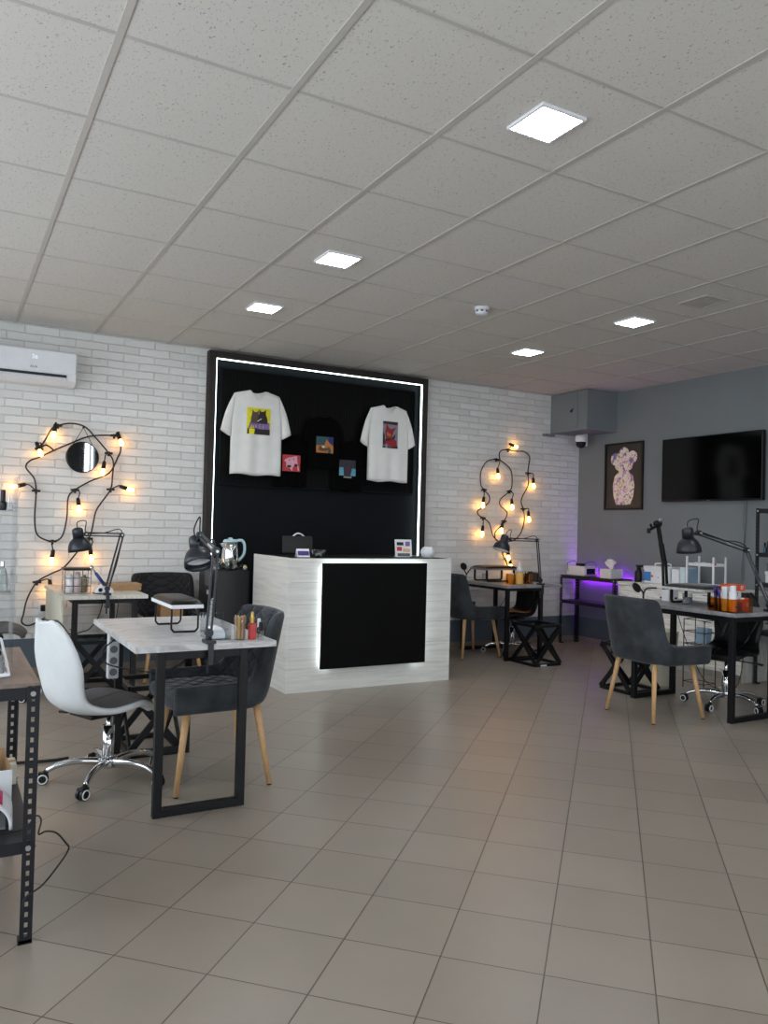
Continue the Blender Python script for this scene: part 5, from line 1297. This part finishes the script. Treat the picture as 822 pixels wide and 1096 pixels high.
MB().box(-0.09, 0.09, 0.03, 0.115, 0, 0.15).obj('white_carton', M_WHITEPL, t, bevel=0.003)
MB().box(-0.08, 0.08, -0.03, 0.025, 0, 0.175).obj('pale_carton', mat('pale_blue_card', (206, 220, 228), 0.5), t, bevel=0.003)
MB().box(-0.07, 0.08, -0.06, -0.036, 0, 0.16).obj('blue_carton', mat('mid_blue_card', (140, 166, 186), 0.5), t, bevel=0.003)
t = thing('white_shelf_rack', 'white open two-tier shelf rack standing on the sideboard', 'shelf rack', (6.18, 4.88, 0.768))
for sx in (-1, 1):
    for yy in (-0.145, 0.145):
        MB().box(sx * 0.085 - 0.008, sx * 0.085 + 0.008, yy - 0.008, yy + 0.008, 0.0, 0.285).obj('post', M_WHITEPL, t, bevel=0.002)
for zz in (0.0, 0.195):
    b = MB().box(-0.076, 0.076, -0.136, 0.136, zz + 0.002, zz + 0.012)
    for s in (-1, 1): b.box(s * 0.074 - 0.003, s * 0.074 + 0.003, -0.136, 0.136, zz + 0.012, zz + 0.03)
    b.obj('tier', M_WHITEPL, t, bevel=0.001)
for k, yy in enumerate((-0.09, 0.01, 0.09)):
    tag(MB().lathe([(0.02, 0), (0.024, 0.006), (0.024, 0.02), (0.018, 0.024)], 16).obj('small_jar', (M_PINK, M_WHITEPL, M_CREAM)[k], loc=(6.18, 4.89 + yy, 0.768 + 0.2075)),
        ('magenta', 'white', 'cream')[k] + ' small jar on the upper tier of the white rack', 'jar', 'small jars on the white rack')
t = thing('phone_stand', 'tall black jointed phone stand clipped behind the right table', 'phone stand', (5.065, 4.377, 0.736))
b = MB().box(-0.035, 0.035, -0.02, 0.03, 0, 0.012); b.box(-0.03, 0.03, 0.0, 0.016, -0.05, 0.0); b.box(-0.03, 0.03, -0.03, 0.016, -0.06, -0.05); b.obj('clamp', M_BLACKPL, t, bevel=0.002)
b = MB(); b.bar((-0.022, 0, 0.01), (-0.03, 0.01, 0.30), 0.018, 0.018); b.bar((0.022, 0, 0.01), (0.005, 0.01, 0.30), 0.018, 0.018); b.obj('lower_arm', M_BLACKPL, t, bevel=0.003)
b = MB(); b.bar((-0.012, 0.01, 0.29), (-0.03, 0.03, 0.44), 0.034, 0.03); b.bar((-0.03, 0.03, 0.43), (-0.055, 0.045, 0.60), 0.028, 0.024); b.obj('upper_arm', M_BLACKPL, t, bevel=0.004)
b = MB(); b.cyl((-0.055, 0.02, 0.60), (-0.055, 0.07, 0.60), 0.026, n=16); b.bar((-0.055, 0.045, 0.585), (-0.15, 0.05, 0.545), 0.018, 0.018); b.bar((-0.15, 0.05, 0.56), (-0.15, 0.05, 0.52), 0.03, 0.014); b.bar((-0.12, 0.045, 0.56), (-0.14, 0.045, 0.595), 0.014, 0.014); b.obj('phone_clip', M_BLACKPL, t, bevel=0.003)
MB().cyl((-0.06, 0.02, 0.615), (-0.075, 0.0, 0.635), 0.012, n=12).obj('knob', M_STEEL, t)

# things on the right table
t = thing('mirror_lamp', 'black round mirror lamp on a flat white base, right table', 'mirror lamp', (4.66, 4.24, 0.735))
MB().box(-0.085, 0.085, -0.05, 0.05, 0, 0.01).obj('base', M_WHITEPL, t, bevel=0.004)
MB().tube(smooth_path([(0.0, 0, 0.01), (0.0, 0, 0.06), (-0.02, 0, 0.085), (-0.055, 0, 0.105)]), 0.007, 8).obj('stem', M_BLACKPL, t)
Mr = Matrix.Translation((-0.085, -0.012, 0.108)) @ Matrix.Rotation(math.radians(60), 4, 'X')
MB().lathe([(0.036, -0.006), (0.041, 0), (0.036, 0.006)], 24, Mr).obj('mirror_head', M_BLACKPL, t)
MB().tube(smooth_path([(0.0, 0, 0.055), (0.03, 0, 0.095), (0.08, 0, 0.102), (0.14, 0, 0.1)]), 0.006, 8).obj('light_arm', M_BLACKPL, t)
t = thing('tissue_dispenser', 'small white card box behind the armchair back, right table', 'box', (4.955, 4.24, 0.735))
MB().box(-0.055, 0.055, -0.035, 0.035, 0, 0.085).obj('box', M_WHITEPL, t, bevel=0.003)
for p in ((-0.02, 0.03), (0.025, 0.02)): MB().box(p[0] - 0.012, p[0] + 0.012, -0.0362, -0.0348, p[1] - 0.006, p[1] + 0.008).obj('print', M_DARKSLOT, t)
t = thing('clear_canister', 'clear canister under the black hand rest on the right table', 'canister', (4.85, 3.99, 0.735))
MB().lathe([(0.001, 0.002), (0.036, 0.0), (0.036, 0.082)], 22, cap1=False).obj('cup', M_CLEAR, t, solid=0.002)
MB().lathe([(0.0335, 0.004), (0.0335, 0.05)], 20).obj('contents', mat('grey_contents', (150, 152, 156), 0.6, var=0.3, scale=60), t)
t = thing('supply_organizer', 'amber acrylic organizer at the near corner of the right table', 'organizer', (4.705, 3.515, 0.735), math.radians(-4))
b = MB(); w, d, h = 0.1, 0.1, 0.092
b.box(-w, w, -d, d, 0, 0.004)
for s in (-1, 1):
    b.box(s * (w - 0.002) - 0.002, s * (w - 0.002) + 0.002, -d, d, 0.004, h); b.box(-w + 0.004, w - 0.004, s * (d - 0.002) - 0.002, s * (d - 0.002) + 0.002, 0.004, h)
b.box(-0.002, 0.002, -d + 0.004, d - 0.004, 0.004, h * 0.8)
b.obj('box', M_AMBER, t)
OX, OY, OZ = 4.705, 3.515, 0.7405
t = thing('foam_bottle', 'white bottle with yellow label in the amber organizer', 'bottle', (OX - 0.060, OY - 0.064, OZ))
MB().lathe([(0.024, 0), (0.026, 0.005), (0.026, 0.085)], 22).obj('label', M_YELLOWLAB, t)
MB().lathe([(0.026, 0.085), (0.026, 0.125), (0.02, 0.135), (0.02, 0.17), (0.014, 0.176)], 22).obj('cap', M_WHITEPL, t)
MB().box(-0.009, 0.009, -0.0268, -0.0245, 0.03, 0.038).obj('print', M_BLACKPL, t)
for k, (x_, y_, h_, m) in enumerate(((-0.075, 0.06, 0.17, M_PURPLE), (-0.055, 0.045, 0.15, M_BLUE), (-0.08, 0.02, 0.14, M_PURPLE), (-0.04, 0.075, 0.16, M_BLACKPL))):
    t = thing('marker_pen', ('tall purple marker at the back of the amber organizer', 'dark blue marker in the amber organizer', 'shorter purple marker at the left of the amber organizer', 'black marker at the rear of the amber organizer')[k], 'marker', (OX + x_, OY + y_, OZ), 0, 'markers in the amber organizer')
    MB().cyl((0, 0, 0), (-0.008, 0, h_ * 0.66), 0.0075, n=12).obj('barrel', M_WHITEPL if k == 1 else m, t)
    MB().cyl((-0.008, 0, h_ * 0.66), (-0.012, 0, h_), 0.0085, n=12).obj('cap', m, t)
t = thing('orange_tube', 'orange tube leaning in the amber organizer', 'tube', (OX + 0.03, OY - 0.065, OZ))
MB().lathe([(0.024, 0), (0.025, 0.07), (0.018, 0.082)], 18).obj('body', M_ORANGE, t)
MB().lathe([(0.016, 0.082), (0.016, 0.092)], 16).obj('cap', M_WHITEPL, t)
t = thing('orange_tube', 'orange pack at the right end of the amber organizer', 'tube', (OX + 0.072, OY - 0.06, OZ))
MB().box(-0.018, 0.018, -0.018, 0.018, 0, 0.09).obj('body', M_ORANGE, t, bevel=0.003)
MB().box(-0.012, 0.012, -0.0188, -0.0175, 0.03, 0.06).obj('label', M_CREAM, t)
t = thing('white_carton', 'white small carton propping the orange box, amber organizer', 'carton', (OX + 0.06, OY + 0.035, OZ))
MB().box(-0.035, 0.034, -0.05, 0.05, 0, 0.135).obj('carton', M_WHITEPL, t, bevel=0.002)
MB().box(-0.02, -0.006, -0.0512, -0.0498, 0.095, 0.125).obj('print', M_BLACKPL, t)
t = thing('white_carton', 'white carton at the back left of the amber organizer', 'carton', (OX - 0.045, OY + 0.0, OZ))
MB().box(-0.022, 0.03, -0.02, 0.02, 0, 0.165).obj('carton', M_WHITEPL, t, bevel=0.002)
MB().box(-0.015, 0.02, -0.0212, -0.0198, 0.11, 0.115).obj('print', M_GREYPL, t)
t = thing('orange_box', 'bright orange small box lying on top of the white carton', 'box', (OX + 0.055, OY + 0.02, OZ + 0.135))
MB().box(-0.065, 0.055, -0.055, 0.055, 0, 0.042).obj('carton', M_ORANGE, t, bevel=0.002)
MB().box(0.005, 0.027, -0.0562, -0.0548, 0.012, 0.034).obj('label', M_WHITEPL, t)
MB().box(0.0125, 0.0195, -0.0568, -0.0558, 0.018, 0.028).obj('emblem', M_BLACKPL, t)
t = thing('waste_bin', 'cream tapered bin on the floor under the right table', 'bin', (5.26, 4.62, 0))
b = MB()
b.lathe([(0.13, 0), (0.135, 0.01), (0.165, 0.44), (0.158, 0.44), (0.126, 0.012), (0.001, 0.012)], 30, cap1=False); b.obj('bin', M_CREAM, t)
MB().tube([(0.163 * math.cos(k * PI / 16), 0.163 * math.sin(k * PI / 16), 0.44) for k in range(32)], 0.006, 8, closed=True).obj('rim', M_CREAM, t)
t = thing('wire_file_rack', 'thin black wire rack with blue folder under the right table', 'file rack', (5.42, 4.33, 0.0))
b = MB()
for x_, y_ in ((-0.07, -0.1), (0.07, -0.1), (-0.07, 0.1), (0.07, 0.1)): b.tube([(x_, y_, 0.0), (x_, y_, 0.56)], 0.004, 6)
for zz in (0.05, 0.36, 0.46, 0.56): b.tube([(-0.07, -0.1, zz), (0.07, -0.1, zz), (0.07, 0.1, zz), (-0.07, 0.1, zz)], 0.003, 6, closed=True)
for q in range(5): b.tube([(-0.07, -0.1 + q * 0.05, 0.36), (0.07, -0.1 + q * 0.05, 0.36)], 0.003, 6)
b.obj('wire_frame', M_BLACKMETAL, t)
tag(MB().box(-0.03, 0.03, -0.085, 0.02, 0.0, 0.13, Matrix.Rotation(0.12, 4, 'Y')).obj('blue_folder', mat('pale_blue_folder', (150, 178, 200), 0.5), loc=(5.42, 4.33, 0.368), bevel=0.002), 'pale blue folder standing in the wire rack under the right table', 'folder')
cab = [(4.80, 3.46, 0.70), (4.81, 3.48, 0.64), (4.79, 3.5, 0.60), (4.82, 3.5, 0.585), (4.84, 3.49, 0.61), (4.82, 3.48, 0.66)]
tag(cable([(4.66, 4.20, 0.70), (4.67, 4.21, 0.62), (4.645, 4.2, 0.565), (4.68, 4.2, 0.55), (4.70, 4.2, 0.58), (4.685, 4.2, 0.66)], 0.006, name='cable_loop'), 'thick black cable loop hanging under the right table', 'cable')
tag(cable([(5.12, 4.33, 0.69), (5.2, 4.28, 0.4), (5.30, 4.2, 0.12), (5.42, 4.14, 0.03), (5.55, 4.08, 0.05), (5.66, 4.1, 0.3), (5.64, 4.15, 0.5)], 0.003, name='hanging_cable'), 'thin cable swinging low behind the black swivel chair, right table', 'cable')

# things on the tall right rack
for k, yy in enumerate((4.245, 4.215, 4.185, 4.155)):
    t = thing('gel_bottle', ('teal', 'dark', 'pale', 'second teal')[k] + ' small bottle on the upper shelf of the tall right rack', 'bottle', (6.12, yy, 1.115), 0, 'small bottles on the tall rack')
    MB().lathe([(0.012, 0), (0.013, 0.004), (0.013, 0.05), (0.008, 0.056)], 14).obj('body', (M_TEAL, M_BLACKPL, M_WHITEPL, M_TEAL)[k], t)
    MB().lathe([(0.008, 0.056), (0.008, 0.085 + 0.012 * (k % 2)), (0.006, 0.088 + 0.012 * (k % 2))], 12).obj('cap', M_BLACKPL if k != 2 else M_WHITEPL, t)
t = thing('white_storage_box', 'small white box on the third shelf of the tall right rack', 'box', (6.16, 4.17, 0.861))
MB().box(-0.05, 0.05, -0.08, 0.06, 0, 0.09).obj('box', M_WHITEPL, t, bevel=0.004)
MB().box(-0.053, 0.053, -0.083, 0.063, 0.07, 0.098).obj('lid', M_WHITEPL, t, bevel=0.003)
t = thing('brush_jar', 'clear jar of white brushes on the tall right rack', 'jar', (6.14, 4.20, 0.960))
MB().lathe([(0.001, 0.002), (0.03, 0.0), (0.032, 0.07)], 18, cap1=False).obj('jar', M_CLEAR, t, solid=0.002)
for k in range(5): MB().cyl((0.012 * math.cos(k * 1.25), 0.012 * math.sin(k * 1.25), 0.004), (0.018 * math.cos(k * 1.25), 0.018 * math.sin(k * 1.25), 0.11), 0.005, n=8).obj('brush', M_WHITEPL, t)

# ------------------------------------------------------------------ camera, sky and daylight
w = bpy.data.worlds.new('World'); SC.world = w; w.use_nodes = True
bg = w.node_tree.nodes['Background']
bg.inputs['Color'].default_value = (0.93, 0.965, 1.0, 1)
bg.inputs['Strength'].default_value = 5.0
cam = bpy.data.cameras.new('Camera'); co = bpy.data.objects.new('Camera', cam); COL.objects.link(co)
cam.sensor_fit = 'HORIZONTAL'; cam.sensor_width = 36.0; cam.lens = 837.80 / 822 * 36.0
cam.clip_start = 0.02
pitch, roll, yaw = 0.01958746, 0.02539667, 0.510939
cp, sp = math.cos(pitch), math.sin(pitch); cr, sr = math.cos(roll), math.sin(roll)
r = Vector((1, 0, 0)); ff = Vector((0, cp, sp)); u = Vector((0, -sp, cp))
R_, U_ = cr * r + sr * u, -sr * r + cr * u
Rz = Matrix.Rotation(-yaw, 3, 'Z')
R_, U_, F_ = Rz @ R_, Rz @ U_, Rz @ ff
co.matrix_world = Matrix(((R_.x, U_.x, -F_.x, 0), (R_.y, U_.y, -F_.y, 0), (R_.z, U_.z, -F_.z, 1.24961), (0, 0, 0, 1)))
SC.camera = co
SC.view_settings.view_transform = 'Standard'
try: SC.view_settings.look = 'None'
except Exception: pass
SC.view_settings.gamma = 1.0
SC.view_settings.use_curve_mapping = False
SC.view_settings.exposure = 0.12
